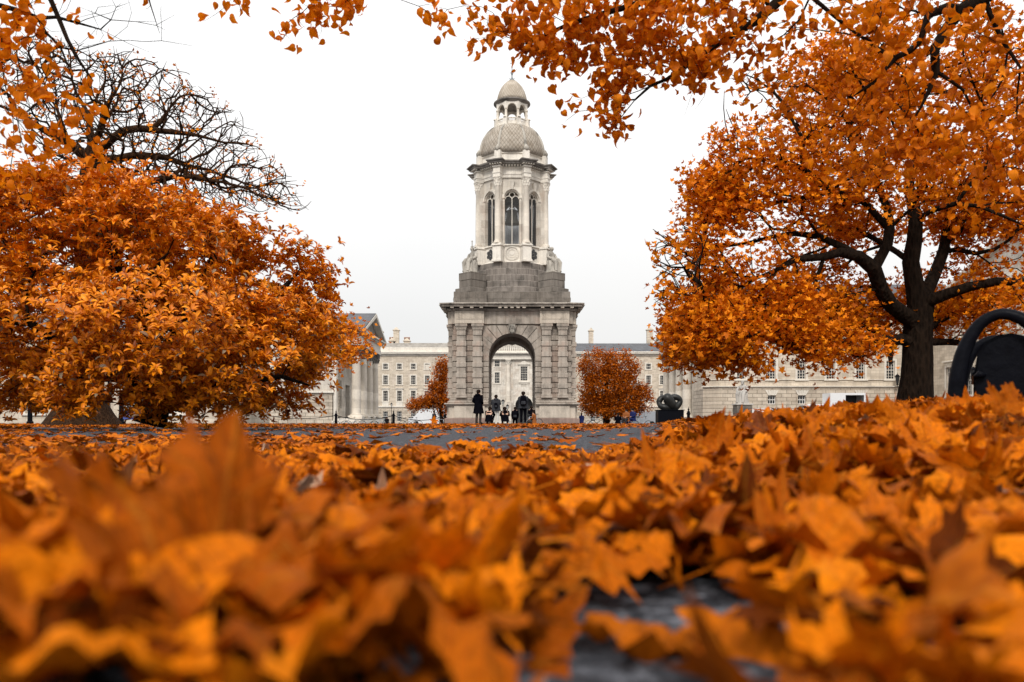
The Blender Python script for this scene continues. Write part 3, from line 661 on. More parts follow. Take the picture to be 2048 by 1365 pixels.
# 3. the spreading maple at the right
TY = 16.0
t = empty('maple_tree', (P(1830, 843, TY).x, TY, .15), 'spreading orange maple with a thick dark trunk dividing into many limbs, right of the statue', 'tree')
lm = [limb(TY, [(1829,850,96),(1829,815,84),(1829,794,74),(1836,755,67),(1837,719,64),(1832,674,56),(1837,640,56),(1838,617,50),(1830,590,42),(1824,561,38),(1824,524,36),(1835,482,33),(1824,441,29),(1812,407,26),(1804,375,22),(1830,330,17),(1846,290,14),(1842,240,10)]),
      limb(TY, [(1832,655,44,0),(1800,630,40,-.3),(1779,608,38,-.5),(1760,568,36,-.7),(1740,526,34,-.9),(1722,508,30,-1.0),(1677,495,24,-1.2),(1640,501,20,-1.4),(1587,516,16,-1.6),(1542,546,12,-1.8),(1500,570,8,-1.9)]),
      limb(TY, [(1745,530,28,-.9),(1768,512,26,-.9),(1782,500,25,-.8),(1780,456,23,-.7),(1779,419,21,-.6),(1760,370,16,-.4),(1735,320,12,-.2),(1720,260,8,0)]),
      limb(TY, [(1838,610,40,0),(1856,570,34,.2),(1880,531,30,.4),(1887,490,27,.5),(1895,445,23,.6),(1905,410,19,.7),(1925,375,16,.8),(1960,330,11,1),(1990,270,8,1)]),
      limb(TY, [(1842,620,36,0),(1860,595,32,-.2),(1895,584,28,-.4),(1947,571,25,-.7),(2004,554,22,-1),(2045,566,19,-1.2),(2110,560,14,-1.5)]),
      limb(TY, [(1820,677,30,0),(1800,677,28,-.3),(1760,679,24,-.7),(1711,676,14,-1),(1650,690,10,-1.3),(1590,700,7,-1.6)]),
      limb(TY, [(1785,679,20,-.4),(1780,700,17,-.5),(1779,728,14,-.5)]),
      limb(TY, [(1845,685,22,0),(1870,686,19,.3),(1899,692,17,.5),(1955,696,14,.8),(2010,680,10,1.1)]),
      limb(TY, [(1845,664,16,0),(1870,655,13,.6),(1902,630,11,1),(1925,595,8,1.2),(1960,600,6,1.4)]),
      limb(TY, [(1700,500,18,-1.1),(1662,486,17,-.9),(1602,456,14,-.6),(1540,470,10,-.4),(1480,500,7,-.3)]),
      limb(TY, [(1780,456,14,-.7),(1720,400,15,-.9),(1659,382,15,-1.2),(1620,355,14,-1.3),(1599,330,13,-1.4),(1550,318,9,-1.5),(1480,320,6,-1.5)]),
      limb(TY, [(1659,384,14,-1.2),(1600,398,13,-1.0),(1542,420,12,-.9),(1480,425,8,-.8),(1420,440,6,-.8)]),
      limb(TY, [(1824,524,16,0),(1770,490,14,.4),(1730,467,13,.7),(1680,440,11,1),(1620,440,8,1.2),(1540,400,6,1.3)]),
      limb(TY, [(1885,505,13,.5),(1915,490,12,.2),(1960,515,11,0),(1985,505,9,-.2),(2030,490,7,-.3)]),
      limb(TY, [(1824,441,14,0),(1870,420,13,-.6),(1920,405,11,-1),(1970,420,9,-1.4),(2040,450,7,-1.6)]),
      limb(TY, [(1542,546,9,-1.8),(1520,590,9,-1.7),(1500,640,7,-1.5),(1450,670,5,-1.4)]),
      limb(TY, [(1640,501,10,-1.4),(1640,560,9,-1.2),(1620,620,8,-1.1),(1590,680,6,-1.0)])]
E3 = [(1480,690,150,60,-1.4,330),(1410,640,85,55,-1.4,150),(1390,690,60,45,-1.4,90),(1640,690,120,42,-1.0,170),(1560,640,90,55,-1.3,120),(1460,510,100,100,-1,180),(1420,420,65,75,-.8,120),(1500,340,110,100,-.8,230),(1640,250,160,140,-.6,330),(1570,430,120,60,-.6,150),(1800,190,220,170,0,400),(1970,280,150,200,0,330),(1990,480,90,80,0,120),(1970,620,110,60,0,130),(1760,400,130,70,-.5,130),(1740,640,110,50,.9,110),(1880,600,100,50,1.2,70),(1900,420,110,60,.8,90),(1700,560,110,35,1.0,50),(1560,730,120,25,-1.2,60),(2120,450,90,200,0,120),(1640,615,110,36,.4,110),(1500,590,110,50,-.8,130),(1790,585,60,45,1.0,50),(1590,545,90,40,.9,70),(1700,470,70,40,1.0,60)]
att = np.concatenate([ell(a, b, c, d, TY+e, .8+c/F*TY*.75, int(n*1.15)) for a, b, c, d, e, n in E3])
cl_ = np.sin(att[:,0]*2.1+1)+np.sin(att[:,2]*2.7+2)+np.sin(att[:,1]*1.9)+.8*np.sin(att[:,0]*5.3+att[:,2]*4.7); att = att[cl_ > -.30]
tw = np.array([P(rng.uniform(1305, 1420), rng.uniform(455, 610), TY-1+rng.normal(0, .8))[:] for _ in range(260)])
tw2 = np.array([P(rng.uniform(1430, 1640), rng.uniform(140, 330), TY-.6+rng.normal(0, .9))[:] for _ in range(90)])
na = len(att); allatt = np.concatenate([att, tw, tw2])
lm = [[(q[0], q[1], q[2], q[3]*(.90 if k_ == 0 else .80)) for q in l_] for k_, l_ in enumerate(lm)]
mb, dirs = grow(lm, allatt, .30, .010, 2.3, .26, .45, .0085, seed=8)
lv = clusters(att, dirs[:na], mapletm, 14, .13, .06, .11, .3)
kk = rng.uniform(0, 1, len(allatt)-na) < .35
lv += clusters(allatt[na:][kk], dirs[na:][kk], mapletm, 3, .08, .08, .12, .3)
tree_parts(t, mb, lv, M['maple'], M['bark'], t.location)

# 4. the two lime trees whose branches hang over the lens; their trunks stand outside the frame
def lime(name, base, lims, atts, per, label, mt, spread, s0, s1, seed, bare=None):
    t = empty(name, base, label, 'tree')
    att = np.concatenate(atts)
    cl_ = np.sin(att[:,0]*5+1)+np.sin(att[:,2]*6+2)+np.sin(att[:,1]*4)+.7*np.sin(att[:,0]*11+att[:,2]*9); att = att[(cl_ > -1.05) | (np.abs(att[:,0]-.6) < .9)]; na = len(att)
    al = np.concatenate([att, bare]) if bare is not None else att
    mb, dirs = grow(lims, al, .16, .0016, 2.3, .22, .5, .0017, seed=seed)
    lv = clusters(att, dirs[:na], hearttm, per, spread, s0, s1, .6, .05, .7)
    tree_parts(t, mb, lv, mt, M['bark'], base)
LY = 6.0
def w(p, r): return (p[0], p[1], p[2], r)
tr = (6.6, 4.2, 0.1)
lim = [[w(tr, .26), w((6.55,4.25,1.5), .22), w((6.4,4.4,3.0), .2), w((6.0,4.7,4.2), .17), w((5.2,5.2,5.0), .13)],
       [w((6.2,4.5,3.6), .12), w((5.2,5.3,4.2), .09), w((4.2,5.9,3.7), .07)]+limb(LY, [(1955,-8,32),(1917,26,24),(1880,71,20),(1865,112,19),(1866,150,16),(1862,190,9)]),
       limb(LY, [(1917,24,20),(1880,22,19),(1857,32,17),(1849,60,14),(1846,100,10)]),
       limb(LY, [(1858,97,13),(1825,108,12),(1794,114,11),(1760,150,9),(1734,180,8),(1708,192,5)]),
       limb(LY, [(1866,160,8),(1900,162,7),(1935,168,6),(1960,200,4)]),
       [w((5.4,5.1,4.8), .12), w((4.2,5.6,4.9), .09), w((3.0,5.9,4.4), .07), w((2.4,6.0,3.8), .055)]+limb(LY, [(1590,-60,26),(1566,0,23),(1539,37,20),(1505,49,17),(1467,64,13),(1411,109,10),(1370,139,8),(1329,172,7),(1290,170,6),(1275,205,4),(1225,262,2)]),
       limb(LY, [(1600,-80,22),(1500,-55,20),(1400,-30,16),(1286,2,13),(1167,41,10),(1120,58,8),(1073,75,7),(1053,103,4)]),
       limb(LY, [(1539,37,10),(1532,0,9),(1530,-40,8)]),
       limb(LY, [(1600,-60,14),(1632,4,9),(1692,64,7),(1740,80,6),(1779,112,5),(1800,140,3)]),
       limb(LY, [(1632,4,8),(1590,60,5),(1560,80,4)]),
       limb(LY, [(1955,-8,16),(1990,30,10),(2030,90,8),(2055,160,5)])]
A = lambda a, b, c, d, n, dy=.9, off=0: ell(a, b, c, d, LY+off, dy, n)
atts = [A(1000,45,90,55,60,.4), A(1110,60,110,75,110,.5), A(1240,70,110,75,130,.5), A(1360,70,110,80,130,.6), A(1225,160,55,45,60,.3), A(1215,240,32,28,26,.2), A(1155,210,30,10,8,.2), A(1110,120,60,40,30,.3), A(1400,150,80,35,40,.4), A(1500,70,110,90,130,.7), A(1640,120,120,110,130,.9), A(1800,130,170,120,260,.9), A(1950,200,120,180,260,.8), A(1860,290,140,80,120,.7), A(1750,300,120,70,60,.6), A(2040,330,60,120,60,.6), A(1990,410,60,40,30,.5), A(1300,-60,330,60,130,.9), A(1800,-70,330,80,150,.9), A(900,20,60,30,12,.3)]
bare = np.array([P(rng.uniform(1080, 1420), rng.uniform(60, 260), LY+rng.normal(0,.3))[:] for _ in range(20)])
lime('lime_tree', tr, lim, [q_[:int(len(q_)*.85)] for q_ in atts], 3, 'lime tree whose leafy dark branches hang into the top right corner', M['linden'], .055, .045, .095, 21, bare)
tl = (-5.6, 3.6, 0.0); LY = 5.2
lim = [[w(tl, .25), w((-5.5,3.7,1.6), .22), w((-5.2,3.9,3.0), .18), w((-4.6,4.3,3.9), .13), w((-3.9,4.8,3.9), .09)],
       [w((-4.4,4.4,3.9), .07), w((-3.9,4.9,3.3), .04)]+limb(LY, [(-60,-5,12),(0,8,11),(45,16,10),(85,36,9),(95,70,7),(130,100,5),(150,160,3)]),
       limb(LY, [(80,30,8),(120,40,7),(160,55,5),(215,60,3)]),
       [w((-4.2,4.6,4.0), .06), w((-3.4,5.0,3.9), .05)]+limb(LY, [(30,-60,14),(90,-30,11),(105,0,10),(125,40,9),(130,80,8),(150,120,6),(185,160,4)]),
       [w((-3.6,4.9,3.9), .06), w((-2.6,5.3,3.8), .04)]+limb(5.8, [(300,-90,12),(450,-60,10),(600,-35,8),(700,-25,6),(760,-20,4)]),
       limb(5.8, [(250,-100,9),(300,-30,5),(310,40,3),(318,70,2)])]
atts = [A(40,120,60,90,40,.3), A(120,60,90,50,14,.3), A(60,260,70,110,45,.5), A(150,230,60,110,24,.4), A(200,330,30,20,5,.3), A(30,60,60,50,16,.3), ell(640,22,90,28,5.8,.3,44), ell(600,60,55,20,5.8,.2,7), ell(440,8,45,12,5.8,.2,8), ell(405,38,3,3,5.8,.1,1), ell(290,8,20,10,5.8,.1,2), A(60,-60,160,60,30,.5), ell(600,-50,200,30,5.8,.4,40), ell(870,20,25,20,5.8,.2,6), ell(60,390,60,40,5.6,.3,10)]
bare = np.array([P(a, b, LY+rng.normal(0,.2))[:] for a, b in [(230,10),(225,40),(260,5),(180,30),(170,80),(330,60),(335,92),(300,105),(385,92),(350,30),(195,110),(240,80),(60,180),(170,150),(180,175),(210,150)]]+[P(rng.uniform(0, 330), rng.uniform(-10, 110), LY+rng.normal(0,.25))[:] for _ in range(60)])
lime('lime_tree', tl, lim, atts, 2, 'lime tree whose thin twigs and few leaves hang into the top left corner', M['lindenbright'], .04, .055, .09, 22, bare)

# 5. small trees beside the tower
def rusty(px, Y_, E, label, lm, seed, gz):
    p = P(px, 843, Y_); t = empty('hornbeam_tree', (p.x, Y_, gz), label, 'tree')
    att = np.concatenate([ell(a, b, c, d, Y_+e, .5+c/F*Y_*.8, n, .3) for a, b, c, d, e, n in E])
    mb, dirs = grow(lm, att, .5, .012, 2.4, .15, .5, .014, seed=seed)
    tree_parts(t, mb, clusters(att, dirs, chip, 20, .27, .14, .26, .2), M['rust'], M['bark'], t.location)
rusty(1213, 88, [(1195,735,38,36,0,230),(1240,738,38,38,0,240),(1215,775,58,42,0,420),(1190,805,34,22,0,150),(1245,800,40,26,0,190),(1282,800,22,28,0,110),(1283,775,10,12,0,20),(1225,822,55,14,0,200)],
      'dense rounded rusty orange tree standing right of the stone bell tower', [limb(88, [(1213,866,15),(1213,830,13),(1213,800,10),(1213,760,7),(1215,720,4)]), limb(88, [(1213,815,8),(1240,790,6),(1270,780,4)]), limb(88, [(1213,815,8),(1190,790,6),(1180,750,4)])], 31, -.5)
rusty(876, 88, [(884,745,16,28,0,100),(878,775,18,16,0,70),(872,800,26,16,0,90),(845,806,22,10,0,70),(828,812,10,8,0,26),(890,812,18,20,0,70),(865,775,9,8,0,16)],
      'smaller uneven rusty orange tree half hidden behind the left side of the bell tower', [limb(88, [(882,866,9),(882,830,8),(884,790,6),(886,740,3)]), limb(88, [(883,815,6),(860,800,5),(835,808,3)])], 32, -.5)

# ------------------------------------------------------------------ the bell tower
cam_ = empty('bell_tower', (0, 70, -.5), 'tall domed stone bell tower over an open arch in the middle of the picture', 'bell tower')
zf = lambda py, r: CH+(HY-py)*(70-r)/F+.5
def rz(a): return Matrix.Rotation(a, 4, 'Z')
def arc(cx, cz, r, a0, a1, n): return [(cx+r*math.cos(R(a0+(a1-a0)*i/n)), cz+r*math.sin(R(a0+(a1-a0)*i/n))) for i in range(n+1)]
def arch_poly(w_, z0, z1, ow, zs, n=20): return [(-w_/2,z0),(-ow/2,z0)]+arc(0, zs, ow/2, 180, 0, n)+[(ow/2,z0),(w_/2,z0),(w_/2,z1),(-w_/2,z1)]
def arch_band(ri, ro, zs, n=20, a0=180, a1=0): return arc(0, zs, ro, a0, a1, n)+arc(0, zs, ri, a1, a0, n)
# footing and pedestals: four corner piers
HO = 1.86                                                     # half width of the arch opening
for sx in (-1, 1):
    for sy in (-1, 1):
        mf, mp, mm = MB(), MB(), MB()
        def pb(mb, a, b_, z0, z1, c=0.02, inner=0.0):
            x0, x1 = sorted((sx*(HO-inner), sx*b_)); y0, y1 = sorted((sy*(HO-inner), sy*a)); mb.cbox(x0, x1, y0, y1, z0, z1, c)
        pb(mf, 5.30, 5.30, 0, .88, .04, .02)
        pb(mp, 5.00, 5.00, .88, 1.86); 
        x0, x1 = sorted((sx*2.15, sx*4.55)); y0, y1 = sorted((sy*5.0, sy*5.16)); mp.cbox(x0, x1, y0, y1, .885, 1.855)
        x0, x1 = sorted((sx*5.0, sx*5.16)); y0, y1 = sorted((sy*2.15, sy*4.55)); mp.cbox(x0, x1, y0, y1, .885, 1.855)
        for a, z0, z1, c in ((5.20,1.86,1.95,.015),(5.32,1.95,2.07,.03),(5.08,2.07,2.22,.05),(4.98,2.22,2.34,.03),(4.92,2.34,2.46,.04)): pb(mm, a, a, z0, z1, c, .01)
        mf.build('footing', M['footing'], cam_); mp.build('pedestal', M['dado'], cam_); mm.build('plinth_moulding', M['base'], cam_)
# rusticated piers: courses of block with open joints, pilaster pairs in front
ch = .41; nz = int(round((7.87-2.46)/ch)); ch = (7.87-2.46)/nz
for sx in (-1, 1):
    for sy in (-1, 1):
        mb = MB(); x0, x1 = sorted((sx*(HO+.0), sx*4.62)); y0, y1 = sorted((sy*HO, sy*4.62))
        mb.box(x0, x1, y0, y1, 2.46, 8.3)
        for k in range(nz):
            z0 = 2.46+k*ch; o = .07 if k % 2 else .0
            a = 4.66+o
            x0, x1 = sorted((sx*(HO-.015), sx*a)); y0, y1 = sorted((sy*(HO-.015), sy*a)); mb.cbox(x0, x1, y0, y1, z0+.012, z0+ch-.012, .03)
        mb.build('rusticated_pier', M['base'], cam_)
pil = []
PX = [2.48, 3.03+.0, 3.75, 4.3]
def pilaster():
    m_ = MB()
    m_.cbox(-.44,.44,-.5,.2,2.46,2.66,.04); m_.cbox(-.40,.40,-.46,.2,2.66,2.80,.03)
    for k in range(nz-1):
        z0 = 2.80+k*ch
        if z0+ch > 7.5: break
        if k % 2: m_.cbox(-.40,.40,-.47,.2,z0+.008,z0+ch-.008,.035)
        else: m_.cbox(-.345,.345,-.40,.2,z0+.002,z0+ch-.002,.006)
    m_.cbox(-.345,.345,-.40,.2,7.42,7.80,.006)
    for a, z0, z1 in ((.37,7.80,7.86),(.40,7.86,7.98),(.43,7.98,8.10),(.48,8.10,8.32)): m_.cbox(-a,a,-.06-a,.2,z0,z1,.02)
    return m_
p0 = None
for face in range(4):
    for xc in (-4.0, -2.72, 2.72, 4.0):
        a = face*math.pi/2; off = Matrix.Rotation(a, 3, 'Z') @ Vector((xc, -4.66, 0))
        if p0 is None:
            p0 = pilaster().build('pilaster', M['base'], cam_); p0.location = off; p0.rotation_euler = (0,0,a)
        else: share(p0, cam_, off, a)
# arch walls between the piers with radiating blocks
zs = zf(666, 4.8)-HO
for face in range(4):
    a = face*math.pi/2; m_ = MB(); X = rz(a)
    m_.prism(arch_poly(2*HO-.002, zs-.6, 8.3, 2*HO-.05, zs, 28), -4.60, -1.9, X)
    m_.build('arch_wall', M['base'], cam_)
    m_ = MB(); nb = 11
    for k in range(nb):
        a0, a1 = 180-k*180/nb-.6, 180-(k+1)*180/nb+.6
        ro = 3.02 if abs(k-5) > 0 else 3.0
        q = arc(0, zs, HO-.03, a0, a1, 4); o_ = arc(0, zs, ro, a1, a0, 4)
        o_ = [(max(-2.30, min(2.30, x_)), min(8.22, z_)) for x_, z_ in o_]
        m_.prism(q+o_, -4.76, -4.58, X)
    m_.build('arch_ring', M['base'], cam_)
    for s in (-1, 1):                                           # plain courses beside the arch, down the jambs
        m_ = MB()
        for k in range(nz):
            z0 = 2.46+k*ch
            if z0 > zs-.2: break
            x0, x1 = sorted((s*(HO-.02), s*2.26)); m_.cbox(x0, x1, -4.75-.03*(k % 2), -4.5, z0+.012, z0+ch-.012, .03, X)
        m_.build('jamb_block', M['base'], cam_)
    # keystone head
    m_ = MB(); ky = -4.95; kz = (zf(649, 4.9)+zf(665, 4.9))/2
    m_.cbox(-.26,.26,-4.86,-4.6,kz-.42,kz+.44,.04,X)
    ksk = m_.build('keystone', M['base'], cam_)
    m_ = MB(); m_.lathe([(.02,-.42),(.10,-.36),(.17,-.22),(.20,-.05),(.21,.10),(.18,.25),(.10,.33),(.01,.35)], 14, (0,-4.88,kz), X, sq=(1,.8))
    m_.lathe([(.02,-.06),(.05,-.03),(.035,.05),(.01,.11)], 8, (0,-5.05,kz+.02), X)
    for s in (-1, 1):
        m_.lathe([(.005,-.03),(.035,0),(.005,.03)], 8, (s*.075,-5.03,kz+.10), X); m_.tube([X @ Vector((s*.02,-5.05,kz+.16)), X @ Vector((s*.13,-5.02,kz+.15))], .018, 6)
        for q in range(4): m_.tube([X @ Vector((s*(.02+q*.045),-5.02,kz-.10)), X @ Vector((s*(.02+q*.05),-5.04,kz-.26)), X @ Vector((s*(.03+q*.03),-4.98,kz-.46+q*.03))], [.035,.04,.015], 6)
        m_.tube([X @ Vector((s*.18,-4.95,kz+.25)), X @ Vector((s*.23,-4.95,kz+.05)), X @ Vector((s*.21,-4.93,kz-.15))], [.05,.06,.04], 6)
    m_.build('carved_head', M['statue'], ksk, True)
mb = MB(); mb.box(-HO-.1,HO+.1,-HO-.1,HO+.1,8.02,8.3); mb.build('vault', M['base'], cam_)
# frieze, tablets, cornice
mb = MB(); mb.cbox(-4.80,4.80,-4.80,4.80,8.32,9.36,.02)
mb.build('frieze', M['base'], cam_)
for face in range(4):
    X = rz(face*math.pi/2)
    for s in (-1, 1):
        m_ = MB(); cx = s*3.36; m_.cbox(cx-1.16,cx+1.16,-5.06,-4.78,8.34,9.34,.02,X); m_.build('frieze_block', M['dado'], cam_)
        m_ = MB(); m_.cbox(cx-1.02,cx+1.02,-5.11,-5.055,8.36,8.66,.01,X); m_.cbox(cx-1.02,cx+1.02,-5.13,-5.055,8.68,8.74,.01,X)
        for q in (-.72, .72):
            for j in (-.18,-.06,.06,.18): m_.box(cx+q+j-.035,cx+q+j+.035,-5.10,-5.055,8.76,9.28,X)
        m_.build('tablet', M['dado'], cam_)
def square_ring(mb, a, z0, z1, br=0.0, hw=1.3):
    mb.cbox(-a,a,-a,a,z0,z1,.02)
    if br:
        for face in range(4):
            for s in (-1, 1):
                X = rz(face*math.pi/2); mb.box(s*3.36-hw, s*3.36+hw, -a-br, -a+.01, z0+.003, z1-.003, X)
mb = MB()
for a, z0, z1 in ((5.0,9.36,9.44),(5.12,9.44,9.50)): square_ring(mb, a, z0, z1, .14, 1.24)
for a, z0, z1 in ((5.50,9.62,9.74),(5.58,9.74,9.80),(5.66,9.80,9.88)): square_ring(mb, a, z0, z1, .10, 1.5)
ms = MB(); ms.cbox(-5.2,5.2,-5.2,5.2,9.502,9.618,.01); ms.build('cornice_soffit', M['sootshade'], cam_)
a = 5.66                                                       # weathered slope on top
mb.add([(-a,-a,9.88),(a,-a,9.88),(a,a,9.88),(-a,a,9.88),(-4.7,-4.7,10.06),(4.7,-4.7,10.06),(4.7,4.7,10.06),(-4.7,4.7,10.06)], [(0,1,5,4),(1,2,6,5),(2,3,7,6),(3,0,4,7)])
mb.build('main_cornice', M['corniceold'], cam_)
mb = MB()
for face in range(4):
    X = rz(face*math.pi/2)
    for q in (-4.7,-3.95,-3.15,-2.4,-.95,-.48,0,.48,.95,2.4,3.15,3.95,4.7): mb.cbox(q-.13,q+.13,-5.46 if abs(q) < 2 else -5.56,-5.19,9.50,9.615,.015,X)
mb.build('bracket', M['dado'], cam_)
# block course and stepped rings
mb = MB(); T0, T1 = 10.06, zf(582, 4.6)
mb.cbox(-4.3,4.3,-4.3,4.3,T0-.15,T1,.02)
for face in range(4):
    X = rz(face*math.pi/2)
    for s in (-1, 1): mb.cbox(s*3.3-1.3, s*3.3+1.3, -4.62, -4.29, T0-.15, T1-.06, .02, X)
mb.build('block_course', M['basedark'], cam_)
mb = MB(); z0 = T1; zt = 13.6; st = (zt-z0)/5
for k, r_ in enumerate((3.75,3.55,3.36,3.18,3.0)):
    mb.lathe([(r_+.0,z0+k*st),(r_,z0+(k+1)*st-.05),(r_-.05,z0+(k+1)*st),(2.0,z0+(k+1)*st)], 64)
mb.build('stepped_ring', stone('curved_granite', (0.26,0.225,0.195), None, .45, .6), cam_)
mb = MB()                                                      # open joints of the ring stones, as slim dark recess strips
for k, r_ in enumerate((3.75,3.55,3.36,3.18,3.0)):
    for q in range(22):
        X = rz((q+.5*(k % 2))*2*math.pi/22); mb.box(-.012,.012,-r_-.004,-r_+.05,z0+k*st+.01,z0+(k+1)*st-.04,X)
mb.build('ring_joint', plain('joint_shadow_mortar', (.06,.055,.05), .9), cam_)
for k in range(4):
    X = rz(math.pi/4+k*math.pi/2)
    m_ = MB(); m_.cbox(-.86,.86,-5.62,-3.9,T1-.03,T1+.34,.02,X); m_.cbox(-.72,.72,-5.32,-3.7,T1+.34,T1+.98,.015,X); m_.cbox(-.74,.74,-5.34,-3.7,T1+.995,12.6,.015,X)
    m_.build('corner_pedestal', M['basedark'], cam_)
    m_ = MB(); X2 = rz(k*math.pi/2)
    for s in (-1, 1):
        m_.tube([X2 @ Vector((s*(4.42+.10*math.sin(t_)), -4.42, T0+.02+.5*t_/3.14*1.3)) for t_ in np.linspace(0, 3.1, 6)], [.20,.19,.17,.14,.10,.06], 8)
    m_.build('corner_scroll', M['basedark'], cam_, True)
# belfry
AP = 2.50; FW = 2*AP*math.tan(math.pi/8)
mb = MB(); oc = math.pi/8
mb.lathe([(2.78,13.6),(2.78,13.72),(2.70,13.80),(2.70,15.0),(2.85,15.02),(2.85,15.12),(2.6,15.14)], 8, ph=oc)
for k in range(8):
    X = rz(math.pi/8+k*math.pi/4); mb.cbox(-.42,.42,-3.36,-2.4,13.61,13.8,.02,X); mb.cbox(-.36,.36,-3.28,-2.4,13.8,14.9,.02,X); mb.cbox(-.44,.44,-3.38,-2.4,14.9,15.04,.03,X); mb.cbox(-.38,.38,-3.30,-2.4,15.04,15.13,.02,X)
mb.build('belfry_plinth', M['palesmooth'], cam_)
for k in range(8):
    X = rz(k*math.pi/4); m_ = MB()
    if k % 2 == 0:
        for r0, r1, d in ((.50,.58,.07),(.30,.36,.05)): m_.prism(arc(0,14.38,r1,0,352,40)+arc(0,14.38,r0,352,0,40), -2.50-d, -2.47, X)
        for q in range(16):
            aa = q*math.pi/8; m_.lathe([(.01,-.03),(.055,0),(.01,.03)], 6, (.50*math.cos(aa), -2.57, 14.38+.50*math.sin(aa)), X)
        m_.prism([(-.2,14.55),(-.2,14.33),(0,14.16),(.2,14.33),(.2,14.55)], -2.56, -2.48, X)
        m_.build('carved_medallion', M['palesmooth'], cam_)
    else:
        for q in range(6):
            aa = q*math.pi/3+.5; m_.prism([(x_*.16+.30*math.cos(aa), z_*.16+14.4+.30*math.sin(aa)) for x_, z_ in arc(0,0,1,0,330,11)], -2.53, -2.49, X)
        m_.prism([(x_*.12, z_*.12+14.4) for x_, z_ in arc(0,0,1,0,330,11)], -2.53, -2.49, X)
        m_.build('pierced_rosette', M['ironwork'], cam_)
OW, ZS, ZB = 1.16, zf(381, 2.6)-.58, 15.14
wall0 = None
for k in range(8):
    a = k*math.pi/4
    if wall0 is None:
        m_ = MB(); m_.prism(arch_poly(FW, ZB, 20.55, OW, ZS, 24), -AP, -AP+.42)
        for s in (-1, 1):
            x0, x1 = sorted((s*.60, s*.76)); m_.cbox(x0, x1, -AP-.10, -AP+.01, ZB, ZS-.12, .02); x0, x1 = sorted((s*.575, s*.80)); m_.cbox(x0, x1, -AP-.15, -AP+.01, ZS-.12, ZS+.06, .03)
        m_.prism([(x_, z_+.06) for x_, z_ in arch_band(.62,.80,ZS,24)], -AP-.12, -AP+.01)
        m_.prism([(-.10,ZS+.66),(.10,ZS+.66),(.19,20.28),(-.19,20.28)], -AP-.22, -AP+.01)
        wall0 = m_.build('belfry_wall', M['pale'], cam_)
    else: share(wall0, cam_, (0,0,0), a)
trac0 = None
for k in range(8):
    a = k*math.pi/4
    if trac0 is None:
        yy = -AP+.20
        m_ = MB(); m_.cbox(-.03,.03,yy-.05,yy+.03,ZB,ZS-.06,.005)
        m_.prism(arc(0,ZS+.27,.25,0,350,24)+arc(0,ZS+.27,.19,350,0,24), yy-.05, yy+.03)
        for s in (-1, 1): m_.prism([(x_+s*.28, z_-.06) for x_, z_ in arch_band(.235,.29,ZS-.02,14)], yy-.05, yy+.03)
        m_.prism(arch_band(.53,.60,ZS,20), yy-.04, yy+.02)
        trac0 = m_.build('window_tracery', M['trim'], cam_)
        g = MB(); dz = .155; hw = .56
        for s in (-1, 1):
            z = ZB-1.2
            while z < ZS+.6:
                p = []
                x0, z0_, x1, z1_ = -hw, z, hw, z+2*hw*1.0
                if s < 0: x0, x1 = x1, x0
                # clip to the opening height
                pts = []
                for t_ in np.linspace(0, 1, 15):
                    xx, zz = x0+(x1-x0)*t_, z0_+(z1_-z0_)*t_
                    top_ = ZS+math.sqrt(max(0, .57**2-xx*xx))-.02
                    if ZB < zz < (ZS-.02+math.sqrt(max(0,.26**2-(abs(xx)-.28)**2)) if True else top_): pts.append((xx, yy+.04, zz))
                if len(pts) > 1: g.tube([pts[0], pts[-1]], .026, 4)
                z += dz
        g.build('lattice', M['ironwork'], trac0)
    else: share(trac0, cam_, (0,0,0), a)
def column_mb(r_, z0, z1, capz, n=20):
    m_ = MB(); m_.lathe([(r_*1.45,z0),(r_*1.45,z0+.08),(r_*1.32,z0+.10),(r_*1.36,z0+.16),(r_*1.1,z0+.20),(r_*1.12,z0+.25),(r_,z0+.28),(r_,z0+(z1-z0)*.35),(r_*.86,capz-.06),(r_*.95,capz-.03),(r_*.86,capz)], n); return m_
def capital_mb(r_, z0, z1, n=16):
    m_ = MB(); h = z1-z0
    m_.lathe([(r_*.84,z0),(r_*.9,z0+h*.3),(r_*1.0,z0+h*.6),(r_*1.35,z0+h*.84)], n)
    for row, (zz, rr, cnt, ph) in enumerate(((.36,1.05,8,0),(.66,1.16,8,.39))):
        for q in range(cnt):
            a = q*2*math.pi/cnt+ph; d = Vector((math.cos(a), math.sin(a), 0)); zb = z0+h*(zz-.34)
            m_.tube([Vector((0,0,zb))+d*r_*.84, Vector((0,0,z0+h*(zz-.05)))+d*r_*rr, Vector((0,0,z0+h*zz))+d*r_*(rr+.22), Vector((0,0,z0+h*(zz-.09)))+d*r_*(rr+.26)], [r_*.28,r_*.24,r_*.14,r_*.07], 5)
    for q in range(4):
        a = math.pi/4+q*math.pi/2; d = Vector((math.cos(a), math.sin(a), 0))
        m_.tube([Vector((0,0,z0+h*.55))+d*r_, Vector((0,0,z0+h*.82))+d*r_*1.45, Vector((0,0,z0+h*.72))+d*r_*1.62], [r_*.18,r_*.2,r_*.12], 6)
    m_.cbox(-r_*1.28,r_*1.28,-r_*1.28,r_*1.28,z0+h*.86,z1,.02); return m_
c0 = None; CR = 3.02
CZ0, CZ1 = 15.13, 20.55
for k in range(8):
    a = math.pi/8+k*math.pi/4; off = (CR*math.sin(a), -CR*math.cos(a), 0)
    if c0 is None:
        c0 = column_mb(.255, CZ0, CZ1, zf(371,3)).build('column', M['column'], cam_, True, off, 40); c0.rotation_euler = (0,0,a)
        cap = capital_mb(.26, zf(371,3), CZ1).build('capital', M['palesmooth'], c0, True, angle=45)
    else: share(c0, cam_, off, a)
mb = MB()
